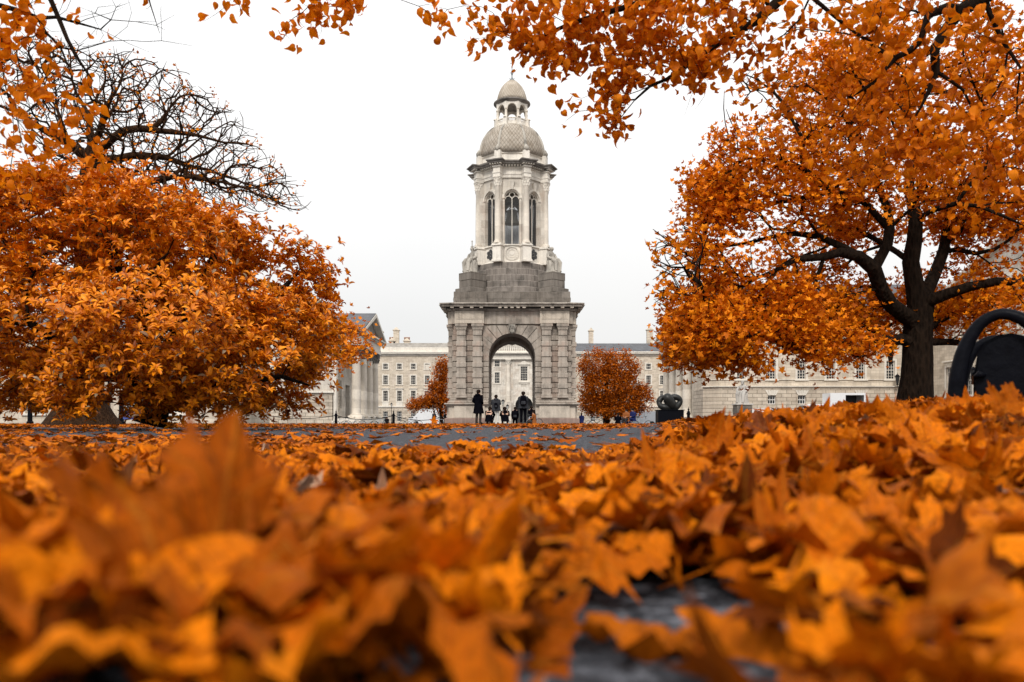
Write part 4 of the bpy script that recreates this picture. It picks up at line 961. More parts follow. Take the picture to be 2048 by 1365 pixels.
for k in range(8):
    X = rz(math.pi/8+k*math.pi/4); mb.cbox(-.26,.26,-CR-.0,-2.3,15.13,20.55,.02,X)
mb.build('belfry_pier', M['pale'], cam_)
mb = MB(); K = 1/math.cos(math.pi/8)
mb.lathe([(2.62*K,20.55),(2.62*K,20.78),(2.66*K,20.80),(2.66*K,20.92),(2.60*K,20.94),(2.60*K,21.28),(2.7*K,21.34),(2.7*K,21.42)], 8, ph=oc)
for k in range(8):
    X = rz(math.pi/8+k*math.pi/4)
    for a_, d_, z0, z1 in ((.31,3.32,20.55,20.78),(.34,3.36,20.785,20.92),(.30,3.30,20.925,21.28),(.36,3.40,21.28,21.42)): mb.cbox(-a_,a_,-d_,-2.5,z0,z1,.012,X)
mb.build('belfry_entablature', M['palesmooth'], cam_)
mb = MB()
mb.lathe([(2.7*K,21.43),(3.12*K,21.58),(3.12*K,21.66),(3.22*K,21.70),(3.26*K,21.82),(2.8*K,21.92)], 8, ph=oc)
for k in range(8):
    X = rz(math.pi/8+k*math.pi/4)
    for a_, d_, z0, z1 in ((.62,3.68,21.565,21.672),(.68,3.76,21.675,21.73),(.73,3.83,21.73,21.835)): mb.cbox(-a_,a_,-d_,-2.9,z0,z1,.015,X)
mb.build('belfry_cornice', M['cornice'], cam_)
mb = MB()
for k in range(8):
    X = rz(k*math.pi/4)
    for q in range(-4, 5): mb.cbox(q*.235-.055,q*.235+.055,-2.98,-2.6,21.43,21.53,.01,X)
    X = rz(math.pi/8+k*math.pi/4)
    for q in range(-2, 3): mb.cbox(q*.22-.055,q*.22+.055,-3.60,-3.3,21.46,21.56,.01,X)
mb.build('dentil', M['palesmooth'], cam_)
# attic, dome, ribs
mb = MB(); mb.lathe([(2.92,21.85),(2.92,22.0),(2.85,22.04),(2.85,22.5),(2.95,22.53),(2.95,22.62),(2.8,22.66)], 8, ph=oc)
for k in range(8):
    X = rz(math.pi/8+k*math.pi/4); mb.cbox(-.30,.30,-3.22,-2.5,21.85,22.0,.02,X); mb.cbox(-.25,.25,-3.14,-2.5,22.0,22.72,.02,X)
mb.build('dome_attic', M['palesmooth'], cam_)
DP = [(2.86,22.62),(2.84,23.1),(2.76,23.6),(2.63,24.0),(2.44,24.4),(2.16,24.82),(1.80,25.18),(1.40,25.42)]
mb = MB(); mb.lathe([(r_*1.03 if i < 7 else r_, z) for i, (r_, z) in enumerate(DP)], 8, ph=oc)
mb2 = MB(); mb2.lathe(DP, 64); mb2.build('dome', M['dome'], cam_, True)
mb = MB()
for k in range(8):
    X = rz(math.pi/8+k*math.pi/4); pts = [X @ Vector((0, -r_-.005, z)) for r_, z in DP]
    mb.tube(pts, [.13,.13,.125,.12,.11,.10,.09,.08], 6)
mb.build('dome_rib', M['statue'], cam_, True)
mb = MB()
for k in range(8):
    X = rz(math.pi/8+k*math.pi/4)
    mb.tube([X @ Vector((0,-3.02,22.72)), X @ Vector((0,-3.05,22.9)), X @ Vector((0,-2.95,23.15)), X @ Vector((0,-2.80,23.3))], [.17,.19,.14,.05], 8)
    for s in (-1, 1): mb.tube([X @ Vector((s*.2,-3.05,22.78)), X @ Vector((s*.14,-3.1,22.95)), X @ Vector((s*.03,-3.04,23.12))], [.07,.08,.05], 6)
mb.build('scroll_ornament', M['statue'], cam_, True)
# lantern
ln = MB(); ln.lathe([(1.52,25.2),(1.52,25.36),(1.40,25.42),(1.40,25.72)], 8, ph=oc)
for k in range(8):
    X = rz(math.pi/8+k*math.pi/4); ln.cbox(-.21,.21,-1.62,-1.1,25.18,25.45,.02,X); ln.cbox(-.18,.18,-1.56,-1.1,25.45,25.92,.02,X)
    ln.tube([X @ Vector((0,-1.56,25.92)), X @ Vector((0,-1.52,26.0)), X @ Vector((0,-1.38,26.05))], [.14,.13,.06], 7)
lan = ln.build('lantern', M['palesmooth'], cam_)
m_ = MB()
for k in range(8):
    X = rz(k*math.pi/4); m_.cbox(-.34,.34,-1.36,-1.22,25.90,25.99,.01,X)
    for q in (-.24,-.08,.08,.24): m_.lathe([(.04,25.72),(.055,25.78),(.03,25.86),(.04,25.9)], 6, (q,-1.29,0), X)
m_.build('balustrade', M['palesmooth'], lan)
m_ = MB()
LR = 1.33; lz = 26.78
for k in range(8):
    X = rz(math.pi/8+k*math.pi/4); m_.lathe([(.145,25.92),(.145,26.02),(.115,26.06),(.105,26.66),(.15,26.70),(.15,26.80)], 10, (0,-LR+.03,0), X)
m_.build('lantern_column', M['column'], lan, True, angle=35)
m_ = MB(); fw = 2*1.30*math.tan(math.pi/8)
for k in range(8): m_.prism([(-fw/2,26.80),(-.36,26.80)]+arc(0,26.80,.36,180,0,14)+[(.36,26.80),(fw/2,26.80),(fw/2,27.34),(-fw/2,27.34)], -1.30, -1.10, rz(k*math.pi/4))
m_.build('arcade', M['palesmooth'], lan)
m_ = MB(); m_.lathe([(1.34,27.30),(1.40,27.36),(1.50,27.42),(1.56,27.48),(1.56,27.56),(1.40,27.62),(1.2,27.64)], 48); m_.build('lantern_cornice', M['terracotta'] if False else M['cornice'], lan, True, angle=30)
m_ = MB(); m_.box(-1.0,1.0,-1.0,1.0,27.36,27.4); m_.build('lantern_ceiling', M['ironwork'], lan)
m_ = MB(); m_.lathe([(1.30,27.62),(1.27,27.9),(1.20,28.2),(1.08,28.55),(.90,28.9),(.66,29.2),(.42,29.42),(.24,29.52)], 48); m_.build('cupola', M['cupola'], lan, True)
m_ = MB(); m_.lathe([(.26,29.50),(.26,29.56),(.12,29.62),(.06,29.8),(.05,30.0),(.11,30.1),(.12,30.2),(.05,30.3),(.03,30.6),(.07,30.7),(.02,30.8),(.02,31.3)], 10)
for q in range(4):
    X = rz(q*math.pi/2); m_.tube([X @ Vector((.04,0,29.62)), X @ Vector((.2,0,29.72)), X @ Vector((.16,0,29.84))], [.03,.035,.01], 5); m_.tube([X @ Vector((.04,0,30.1)), X @ Vector((.12,0,30.22)), X @ Vector((.05,0,30.34))], .018, 5)
m_.cbox(-.16,.16,-.02,.02,31.0,31.05,.004)
m_.build('finial', M['lead'], lan, True)
m_ = MB(); m_.lathe([(.62,17.3),(.60,17.45),(.50,17.7),(.42,18.1),(.36,18.4),(.2,18.55),(.02,18.6)], 24, (0,-.2,0)); m_.tube([(0,-.2,18.55),(0,-.2,18.95)], .04, 6)
o = m_.build('bell', M['bell'], None, True, loc=(0,70,-.5), angle=40); tag(o, 'pale bronze bell hanging inside the belfry behind its lattice', 'bell')
m_ = MB(); m_.cbox(-2.2,2.2,-.3,-.1,18.95,19.15,.01); m_.build('bell_beam', M['ironwork'], cam_)

# ------------------------------------------------------------------ carved seated figures on the tower
def seated(name, H, label, mat, loc, rz_, staff=False, group=None, beard=False, sd=0):
    rg = random.Random(sd); mb = MB(); s = H/2.1
    def ring(z, rx, ry, cy, k): return (z, rx, ry, cy, k)
    prof = [(0,.56,.62,-.12),(.12,.55,.60,-.12),(.35,.50,.56,-.12),(.6,.47,.52,-.10),(.85,.46,.50,-.06),(.98,.42,.44,.0),(1.08,.33,.30,.12),(1.25,.31,.25,.14),(1.42,.36,.25,.13),(1.56,.38,.22,.12),(1.64,.30,.18,.12),(1.70,.13,.13,.10),(1.78,.10,.11,.08),(1.84,.13,.15,.05),(1.92,.15,.17,.04),(2.0,.145,.165,.05),(2.07,.10,.12,.06),(2.1,.02,.02,.07)]
    n = 28; vs = []; fs = []
    for j, (z, rx, ry, cy) in enumerate(prof):
        for i in range(n):
            a = 2*math.pi*i/n; fold = 1+(.07*math.sin(a*9+z*3+sd)+.05*math.sin(a*5-z*4)) * (1 if z < 1.6 else 0)
            vs.append((rx*math.cos(a)*fold*s, (cy+ry*math.sin(a)*fold)*s, z*s))
    for j in range(len(prof)-1):
        for i in range(n): fs.append((j*n+i, j*n+(i+1)%n, (j+1)*n+(i+1)%n, (j+1)*n+i))
    fs.append(tuple(range(n))); fs.append(tuple((len(prof)-1)*n+i for i in range(n)))
    mb.add(vs, fs)
    for q in (-1, 1):
        mb.tube([Vector((q*.34,.1,1.55))*s, Vector((q*.48,.02,1.25))*s, Vector((q*.40,-.28,1.08))*s, Vector((q*.26,-.46,1.04))*s], [.13*s,.12*s,.095*s,.06*s], 9)
        mb.tube([Vector((q*.2,.05,.95))*s, Vector((q*.26,-.45,.98))*s, Vector((q*.26,-.60,.80))*s, Vector((q*.25,-.58,.2))*s, Vector((q*.25,-.70,.08))*s], [.19*s,.19*s,.17*s,.13*s,.08*s], 9)
    mb.lathe([(.01,-.05),(.025,-.02),(.012,.06)], 6, (0,-.13*s,1.9*s))
    if beard: mb.lathe([(.01,-.14),(.07,-.06),(.09,.02),(.05,.08)], 8, (0,-.08*s,1.8*s))
    if staff: mb.tube([Vector((.50,-.42,.0))*s, Vector((.50,-.42,2.3))*s], .035*s, 6); mb.cbox(.36*s,.64*s,-.45*s,-.39*s,1.95*s,2.02*s,.005); mb.lathe([(.01,-.1),(.07,0),(.01,.1)], 8, (.5*s,-.42*s,2.38*s))
    o = mb.build(name, mat, None, True, loc, 60); o.rotation_euler = (0,0,rz_)
    return tag(o, label, 'statue', group)
sp_ = [(-3.25,-3.25,-math.pi/4,True,'stone figure holding a tall staff, seated on the left pedestal of the bell tower'),(3.25,-3.25,math.pi/4,False,'stone figure with folded arms, seated on the right pedestal of the bell tower')]
for q, (x_, y_, a_, sf, lb) in enumerate(sp_): seated('seated_statue', 2.15, lb, M['statue'], (x_, 70+y_, 12.1), a_, sf, sd=q, group='seated figures round the tower')

# ------------------------------------------------------------------ buildings
def facade(mb, x0, x1, z0, z1, ops, d=.22, X=None, y=0.0):
    X = X or Matrix.Identity(4)
    xs_ = sorted({x0, x1}|{o[0] for o in ops}|{o[1] for o in ops}); zs_ = sorted({z0, z1}|{o[2] for o in ops}|{o[3] for o in ops})
    for i in range(len(xs_)-1):
        for j in range(len(zs_)-1):
            cx, cz = (xs_[i]+xs_[i+1])/2, (zs_[j]+zs_[j+1])/2
            if any(o[0] < cx < o[1] and o[2] < cz < o[3] for o in ops): continue
            mb.add([X @ Vector(p) for p in ((xs_[i],y,zs_[j]),(xs_[i+1],y,zs_[j]),(xs_[i+1],y,zs_[j+1]),(xs_[i],y,zs_[j+1]))], [(0,1,2,3)])
    for a, b_, c, e in ops:
        mb.add([X @ Vector(p) for p in ((a,y,c),(b_,y,c),(b_,y,e),(a,y,e),(a,y+d,c),(b_,y+d,c),(b_,y+d,e),(a,y+d,e))], [(0,4,5,1),(1,5,6,2),(2,6,7,3),(3,7,4,0)])
WCACHE = {}
def window(parent, x_, z_, w_, h_, nx_, nz_, X=Matrix.Identity(4), sur=.2, ped=False, sill=True, y=0.0, d=.2, hood=False, blind=0.0):
    key = (w_, h_, nx_, nz_, sur, ped, sill, d, hood, blind)
    loc = X @ Vector((x_, y, z_)); ang = X.to_euler().z
    if key in WCACHE: return share(WCACHE[key], parent, loc, ang)
    m_ = MB(); a = w_/2
    if sur:
        m_.box(-a-sur,-a,-.05,.03,-.02,h_+sur); m_.box(a,a+sur,-.05,.03,-.02,h_+sur); m_.box(-a,a,-.05,.03,h_,h_+sur)
        if sill: m_.cbox(-a-sur-.08,a+sur+.08,-.14,.03,-.16,-.02,.01)
        if hood: m_.cbox(-a-sur-.14,a+sur+.14,-.28,.03,h_+sur+.25,h_+sur+.40,.02); m_.box(-a-sur+.02,a+sur-.02,-.1,.03,h_+sur,h_+sur+.25)
        if ped:
            zz = h_+sur+.1; b_ = a+sur+.35; m_.cbox(-b_,b_,-.32,.03,zz,zz+.14,.02)
            m_.prism([(-b_,zz+.14),(b_,zz+.14),(0,zz+1.0)], -.30, .03); m_.cbox(-b_+.1,b_-.1,-.22,.03,-.45,-.16,.02)
            for q in range(-4, 5): m_.lathe([(.02,-.14),(.13,-.02),(.02,.12)], 7, (q*.3,-.1,-.62-.16*(1-abs(q)/4.)))
    t = .045; yy = d-.07
    m_.box(-a,-a+.07,yy,d-.01,0,h_); m_.box(a-.07,a,yy,d-.01,0,h_); m_.box(-a+.07,a-.07,yy,d-.01,0,.08); m_.box(-a+.07,a-.07,yy,d-.01,h_-.08,h_)
    for i in range(1, nx_): m_.box(-a+w_*i/nx_-t/2,-a+w_*i/nx_+t/2,yy+.02,d-.012,.08,h_-.08)
    for j in range(1, nz_):
        tt = t*1.7 if (nz_ % 2 == 0 and j == nz_//2) else t
        m_.box(-a+.07,a-.07,yy+.01,d-.014,h_*j/nz_-tt/2,h_*j/nz_+tt/2)
    if blind: m_.box(-a+.07,a-.07,d-.012,d-.008,h_*(1-blind),h_-.08)
    o = m_.build('window', M['wood_white'] if not sur else M['trim'], parent); o.location = loc; o.rotation_euler = (0,0,ang)
    g = MB(); g.add([(-a,d-.004,0),(a,d-.004,0),(a,d-.004,h_),(-a,d-.004,h_)], [(0,1,2,3)]); g.build('pane', M['glass'], o)
    WCACHE[key] = o; return o
def chimney(parent, x_, y_, z0, z1, w_=1.5, pots=0, mat='ashlar', d=1.1):
    m_ = MB(); m_.box(x_-w_/2,x_+w_/2,y_-d/2,y_+d/2,z0,z1-.5); m_.cbox(x_-w_/2-.18,x_+w_/2+.18,y_-d/2-.18,y_+d/2+.18,z1-.5,z1-.2,.08)
    m_.lathe([(w_*.62,z1-.2),(w_*.4,z1+.1),(w_*.2,z1+.35),(.05,z1+.42)], 4, (x_,y_,0), ph=math.pi/4)
    o = m_.build('chimney', M[mat], parent)
    for q in range(pots):
        p_ = MB(); p_.lathe([(.2,0),(.2,.5),(.26,.55),(.2,.62)], 10); o2 = p_.build('chimney_pot', M['terracotta'], o, True); o2.location = (x_-w_/2+w_*(q+.5)/pots, y_, z1)
    return o
# far front block behind the tower
RH = empty('college_building', (2.85, 196, -.5), 'long grey four storey stone building closing the square behind the bell tower', 'building')
zz = lambda py: (HY-py)/8.42+.64
wx = [16.4+3.3*k for k in range(8)]
for s in (-1, 1):
    mb = MB(); mr = MB(); cols_ = [s*x_ for x_ in wx]
    ops = []
    for c in cols_:
        for a, b_ in ((12.99,14.3),(9.37,11.5),(5.39,7.88)): ops.append((c-.56,c+.56,a,b_))
    x0, x1 = sorted((s*9.5, s*45)); facade(mb, x0, x1, 4.3, 16.6, ops)
    facade(mr, x0, x1, 0, 3.95, [(c-.56,c+.56,.6,3.0) for c in cols_], y=-.08)
    mb.box(x0, x1, .35, 13, 0, 16.6)
    mb.build('wall', M['ashlar'], RH); mr.build('ground_storey', M['rustic'], RH)
for s in (-1, 1):
    for q, c in enumerate([s*x_ for x_ in wx]):
        window(RH, c, 12.99, 1.12, 1.31, 3, 2, sur=.25, blind=.9 if (s < 0 and q == 2) else 0); window(RH, c, 9.37, 1.12, 2.13, 3, 4, sur=.25, blind=.45 if q == 1 and s < 0 else 0); window(RH, c, 5.39, 1.12, 2.49, 3, 4, sur=.25, hood=True); window(RH, c, .6, 1.12, 2.4, 3, 4, sur=0, y=-.08, d=.28)
for s in (-1, 1):
    mb = MB(); x0, x1 = sorted((s*9.5, s*45)); mb.cbox(x0,x1,-.3,.4,3.95,4.3,.03); mb.cbox(x0,x1,-.25,.5,16.2,16.6,.02); mb.cbox(x0,x1,-.75,.6,16.6,16.85,.04); mb.cbox(x0,x1,-.85,.6,16.85,17.15,.04)
    for c in wx: mb.box(s*c-.75,s*c+.75,-.10,.02,4.32,5.2)
    if s < 0: mb.cbox(-45,-9.5,-.2,.5,17.15,18.2,.02)
    mb.build('cornice', M['trim'], RH)
mb = MB()
mb.prism([(0.2,17.15),(12.8,17.15),(6.5,19.75)], 9.6, 45, Matrix(((0,1,0,0),(1,0,0,0),(0,0,1,0),(0,0,0,1))))
mb.build('roof', M['slate'], RH)
mb = MB(); mb.prism([(.9,18.0),(12.8,18.0),(6.5,19.6),(3.4,19.55)], -45, -9.6, Matrix(((0,1,0,0),(1,0,0,0),(0,0,1,0),(0,0,0,1)))); ro = mb.build('roof', M['paleroof'], RH)
for px, top, wd, pots in ((766,658,1.15,0),(797,655,1.35,0),(789,674,1.6,3),(818,674,1.5,3),(1181,656,1.1,0),(1297,654,1.5,0)):
    chimney(RH, (px-1048)/8.0, 7.5, 18.5, (HY-top)*(203.5)/F+.64-.42-(0.3 if pots else 0), wd, pots)
# centre of it, seen through the arch
mb = MB(); ops = [(-.82,.82,10.2,13.6)]+[(s*6.35-.6,s*6.35+.6,a,b_) for s in (-1,1) for a, b_ in ((13.5,15.0),(9.6,12.2))]
facade(mb, -9.4, 9.4, 6.85, 15.2, ops, .25, y=-1.2); 
mb.box(-9.4,9.4,-.9,13,6.9,17.2)
facade(mb, -9.4, -2.4, 0, 6.85, [o for o in ops if False], .25, y=-1.2); facade(mb, 2.4, 9.4, 0, 6.85, [], .25, y=-1.2)
mb.prism(arch_poly(4.8, 0, 6.85, 4.1, 4.4, 24), -1.2, 2.0)
mb.build('centre_wall', M['pale'], RH)
mb = MB(); mb.prism(arch_band(2.05,2.5,4.4,24), -1.32, -1.19); mb.build('door_arch', M['trim'], RH)
mb = MB(); mb.box(-2.3,2.3,1.0,1.1,0,6.7); mb.build('door', M['ironwork'], RH)
for s in (-1, 1):
    for xx in (3.73, 8.6):
        m_ = MB(); m_.lathe([(.72,5.1),(.72,5.3),(.60,5.45),(.575,5.6),(.56,9),(.50,14.0),(.55,14.05)], 18, (s*xx,-1.45,0)); o = m_.build('engaged_column', M['column'], RH, True, angle=35)
        m_ = capital_mb(.52, 14.05, 15.2); o2 = m_.build('capital', M['trim'], o, True, angle=45); o2.location = (s*xx,-1.45,0)
        m_ = MB(); m_.cbox(s*xx-.75,s*xx+.75,-2.1,-1.19,0,5.1,.04); m_.build('column_pedestal', M['pale'], RH)
mb = MB()
for y_, a, b_ in ((1.9,15.2,15.7),(1.85,15.72,16.4),(2.1,16.4,16.55),(2.6,16.55,16.9)): mb.cbox(-9.5,9.5,-y_,-.9,a,b_,.02)
mb.cbox(-9.5,9.5,-1.6,-1.2,18.5,18.75,.02); mb.box(-9.5,9.5,-1.55,-1.25,16.95,17.3)
for q in range(38): mb.lathe([(.09,17.3),(.15,17.6),(.07,18.1),(.09,18.5)], 7, (-9.2+q*.5,-1.4,0))
for q in range(36): mb.cbox(-9.3+q*.53,-9.3+q*.53+.2,-2.45,-2.0,16.42,16.54,.01)
mb.build('entablature', M['trim'], RH)
mb = MB(); mb.prism([(-1,17.2),(13,17.2),(6,21.0)], -9.4, 9.4, Matrix(((0,1,0,0),(1,0,0,0),(0,0,1,0),(0,0,0,1)))); mb.build('roof', M['paleroof'], RH)
window(RH, 0, 10.2, 1.64, 3.4, 4, 6, sur=.3, ped=True, y=-1.2, d=.22)
for s in (-1, 1):
    for a, h in ((13.5,1.5),(9.6,2.6)): window(RH, s*6.35, a, 1.2, h, 3, 4 if h > 2 else 2, sur=.25, y=-1.2, d=.22)

def portico(name, X_, ang, label, flank):
    b = empty(name, (X_, 104.4, -.5), label, 'building', rz=ang)
    mb = MB(); mb.cbox(-8.8,8.8,-1.0,2.4,0,.7,.05); mb.cbox(-8.6,8.6,-.85,2.4,.7,.95,.04); mb.build('plinth', M['trim'], b)
    c0 = None
    for k in range(4):
        xx = -6.4+k*4.27
        if c0 is None:
            m_ = column_mb(.55, 1.3, 9.6, 8.4, 24); m_.cbox(-.85,.85,-.85,.85,.951,1.3,.04)
            c0 = m_.build('column', M['column'], b, True, (xx,0,0), 40); capital_mb(.56, 8.4, 9.6).build('capital', M['cornice'], c0, True, angle=45)
        else: share(c0, b, (xx,0,0))
    ops = [(-1.3,1.3,1.0,5.2),(-4.9,-3.6,2.2,5.6),(3.6,4.9,2.2,5.6)]
    mb = MB(); facade(mb, -8.5, 8.5, 0, 9.6, ops, .5, y=2.3); mb.box(-8.45,8.45,2.9,44,0,11.2)
    for s in (-1, 1):
        X2 = Matrix.Translation((s*8.5, 23.15, 0)) @ rz(s*math.pi/2)
        wn = [(-17+k*4.2) for k in range(9)]; facade(mb, -20.85, 20.85, 4.1, 11.2, [(q-.55,q+.55,5.4,7.6) for q in wn], .25, X2)
        if s == flank or True:
            for q in wn: window(b, q, 5.4, 1.1, 2.2, 3, 4, X2, sur=.2, d=.22)
    mb.build('wall', M['pale'], b)
    for s in (-1, 1):
        mb = MB(); X2 = Matrix.Translation((s*8.62, 23.15, 0)) @ rz(s*math.pi/2); facade(mb, -20.9, 20.9, 0, 3.9, [(q-.5,q+.5,.9,2.9) for q in [(-17+k*4.2) for k in range(9)]], .3, X2)
        for q in [(-17+k*4.2) for k in range(9)]: window(b, q, .9, 1.0, 2.0, 3, 4, X2, sur=0, d=.28)
        x0, x1 = sorted((s*7.2, s*8.62)); mb.box(x0, x1, 2.27, 2.35, 0, 3.9)
        x0, x1 = sorted((s*5.4, s*5.9)); 
        for k in range(20): mb.cbox(x0-.1*(k % 2), x1+.1*(k % 2), 2.2, 2.32, .96+k*.42, .96+k*.42+.39, .02)
        mb.build('ground_storey', M['rustic'], b)
    mb = MB()
    for s in (-1, 1):
        x0, x1 = sorted((s*7.5, s*8.56)); mb.cbox(x0, x1, 1.9, 2.36, .95, 9.6, .03)
        x0, x1 = sorted((s*8.4, s*8.85)); mb.cbox(x0, x1, 2.2, 44, 3.9, 4.12, .03); x0, x1 = sorted((s*8.4, s*8.95)); mb.cbox(x0, x1, 2.2, 44, 10.9, 11.3, .03)
    mb.build('pilaster', M['trim'], b)
    mb = MB(); mb.cbox(-7.6,7.6,-.72,2.9,9.6,10.2,.02); mb.cbox(-7.55,7.55,-.66,2.9,10.2,10.85,.02)
    mb.cbox(-8.0,8.0,-1.1,2.9,10.95,11.12,.02); mb.cbox(-8.3,8.3,-1.35,2.9,11.12,11.35,.03)
    for q in range(36): mb.cbox(-7.6+q*.43,-7.6+q*.43+.2,-.95,-.5,10.83,10.95,.01)
    mb.build('entablature', M['trim'], b)
    mb = MB(); mb.prism([(-7.4,11.35),(7.4,11.35),(0,13.75)], -.55, 3.0)
    mb.build('tympanum', M['cornice'], b)
    mb = MB()
    for s in (-1, 1):
        mb.prism([(s*8.35,11.37),(s*7.4,11.37),(0,13.78),(0,14.22)], -1.38, 3.0)
    mb.build('pediment_cornice', M['trim'], b)
    mb = MB()
    for s in (-1, 1): mb.add([(s*8.7,-1.3,11.42),(0,-1.3,14.3),(0,44,14.3),(s*8.7,44,11.42),(s*8.7,-1.3,11.3),(0,-1.3,14.18),(0,44,14.18),(s*8.7,44,11.3)], [(0,1,2,3),(4,5,6,7),(0,1,5,4),(2,3,7,6),(0,3,7,4)])
    mb.build('roof', M['slate'], b)
    m_ = MB(); m_.box(-1.25,1.25,2.78,2.8,1.0,5.2); m_.build('door', M['ironwork'], b)
    for s in (-1, 1):
        m_ = MB(); m_.box(s*4.25-.65,s*4.25+.65,2.78,2.8,2.2,5.6); m_.build('niche', M['ironwork'], b)
portico('columned_hall', -18.5, math.pi/2, 'pale stone hall with four tall columns and a pediment, seen past the magnolia', -1)
portico('columned_chapel', 20.8, -math.pi/2, 'pale stone chapel with tall columns right of the bell tower, behind the bronze sculpture', 1)

# right wing facing the camera
RW = empty('stone_building', (20.9, 88.5, -.5), 'long two storey pale stone building with slate roof behind the spreading maple', 'building')
px2x = lambda px: (px-1024)/F*88.5-20.9
z2 = lambda py: (HY-py)/F*88.5+.64
cx_ = [px2x(p) for p in (1482,1543,1603,1661.5,1721,1781,1841,1901)]
W_ = px2x(1925)
mb = MB(); ops = [(c-.45,c+.45,z2(759),z2(722)) for c in cx_]+[(c-.45,c+.45,z2(684),z2(664)) for c in cx_]
facade(mb, 1.3, W_, z2(773), 12.1, ops, .22); mb.box(1.31, W_, .3, 7.2, 0, 12.1)
X2 = Matrix.Translation((0,1.3,0)) @ rz(-math.pi/4); facade(mb, 0, 1.838, z2(773), 12.1, [], .2, X2); mb.box(-.0,1.3,1.3,7.2,0,12.1)
mb.build('wall', M['ashlar'], RW)
for c in cx_: window(RW, c, z2(759), .9, z2(722)-z2(759), 3, 6, sur=.22, d=.2); window(RW, c, z2(684), .9, z2(664)-z2(684), 3, 3, sur=.22, d=.2)
gops = [(c-.42,c+.42,z2(809),z2(791)) for i, c in enumerate(cx_) if i in (1,2,4,6)]
mb = MB(); facade(mb, 1.25, W_, 0, z2(777), gops, .3, y=-.12); X2 = Matrix.Translation((-.12,1.25,0)) @ rz(-math.pi/4); facade(mb, 0, 1.938, 0, z2(777), [], .2, X2); mb.box(-.12,-.02,1.26,6,0,z2(777))
mb.build('ground_storey', M['rustic'], RW)
for o_ in gops:
    window(RW, (o_[0]+o_[1])/2, o_[2], .84, o_[3]-o_[2], 3, 2, sur=0, y=-.12, d=.28)
    m_ = MB(); c = (o_[0]+o_[1])/2
    for q in range(-2, 3): m_.prism([(c+q*.17-.08,o_[3]),(c+q*.17+.08,o_[3]),(c+q*.30+.13,o_[3]+.55),(c+q*.30-.13,o_[3]+.55)], -.20, -.13)
    m_.build('lintel', M['trim'], RW)
mb = MB(); X2 = Matrix.Translation((0,1.3,0)) @ rz(-math.pi/4)
for q, (a, b_, c) in enumerate(((.16,z2(777)+.001,z2(774.5)),(.34,z2(774.5),z2(772.5)),(.12,z2(760.5),z2(759.2)),(.25,11.7,12.1),(.6,12.1,12.5))):
    mb.cbox(1.32-a*.4,W_,-a,.1,b_,c,.02); mb.cbox(-.4*a,1.84+.4*a,-a,.1,b_+.003,c-.003,.02,X2)
mb.build('string_course', M['trim'], RW)
mb = MB(); mb.prism([(-.5,12.4),(7.5,12.4),(3.5,15.9)], .3, W_, Matrix(((0,1,0,0),(1,0,0,0),(0,0,1,0),(0,0,0,1)))); mb.build('roof', M['slate'], RW)
# dining hall whose gable front runs towards the camera at the far right
DH = empty('gabled_hall', (45, 74, -.5), 'pale stone hall with a big gable at the far right behind the iron bench', 'building', rz=-math.pi/2)
mb = MB(); wl = [-10.9,-7.3,-3.7,-.1,3.5,7.1,10.7]
facade(mb, -14.2, 14.2, 2.2, 13.5, [(q-.6,q+.6,3.2,6.2) for q in wl]+[(q-.6,q+.6,9.0,10.9) for q in wl], .25); mb.box(-14.19,14.19,.35,30,0,13.5); mb.build('wall', M['ashlar'], DH)
mb = MB(); facade(mb, -14.3, 14.3, 0, 2.2, [], .2, y=-.15); mb.cbox(-14.3,14.3,-.25,.0,2.2,2.45,.03); mb.build('ground_storey', M['rustic'], DH)
for q in wl: window(DH, q, 3.2, 1.2, 3.0, 4, 6, sur=.25, d=.22, hood=True); window(DH, q, 9.0, 1.2, 1.9, 4, 4, sur=.25, d=.22)
mb = MB(); mb.cbox(-14.4,14.4,-.3,.3,12.6,13.0,.03); mb.cbox(-14.6,14.6,-.8,.3,13.3,13.7,.04)
for s in (-1, 1): mb.prism([(s*11.6,13.72),(s*10.6,13.72),(0,17.4),(0,17.9)], -.8, .4); mb.box(s*1.8-.3,s*1.8+.3,-.2,.02,2.5,12.6); mb.box(s*9.0-.3,s*9.0+.3,-.2,.02,2.5,12.6)
mb.build('cornice', M['trim'], DH)
mb = MB(); mb.prism([(-10.6,13.7),(10.6,13.7),(0,17.4)], -.05, .4); mb.build('tympanum', M['pale'], DH)
mb = MB()
for s in (-1, 1): mb.add([(s*11.6,-.7,13.85),(0,-.7,18.0),(0,30,18.0),(s*11.6,30,13.85),(s*11.6,-.7,13.73),(0,-.7,17.9),(0,30,17.9),(s*11.6,30,13.73)], [(0,1,2,3),(4,5,6,7),(0,1,5,4),(2,3,7,6),(0,3,7,4)])
mb.build('roof', M['slate'], DH)
# long library behind the magnolia
LB = empty('library_building', (-38, 58, -.3), 'pale stone building glimpsed under the magnolia between its trunk and the bare maple', 'building')
mb = MB(); wl = [-16+3.4*k for k in range(10)]; facade(mb, -18, 17.4, 0, 6.4, [(q-.6,q+.6,1.0,3.2) for q in wl], .25); mb.box(-17.99,17.39,.35,12,0,6.4); mb.build('wall', M['ashlar'], LB)
for q in wl: window(LB, q, 1.0, 1.2, 2.2, 6, 7, sur=.2, d=.22)
mb = MB(); mb.cbox(-18.2,17.6,-.4,.4,6.4,6.7,.03); mb.cbox(-18.1,17.5,-.12,.01,3.9,4.15,.02); mb.build('cornice', M['trim'], LB)
mb = MB(); mb.prism([(-.2,6.7),(12,6.7),(6,8.6)], -18, 17.4, Matrix(((0,1,0,0),(1,0,0,0),(0,0,1,0),(0,0,0,1)))); mb.build('roof', M['slate'], LB)
m_ = MB(); m_.tube([(9.7,-.12,0),(9.7,-.12,6.3)], .07, 8); m_.build('drainpipe', M['iron'], LB)

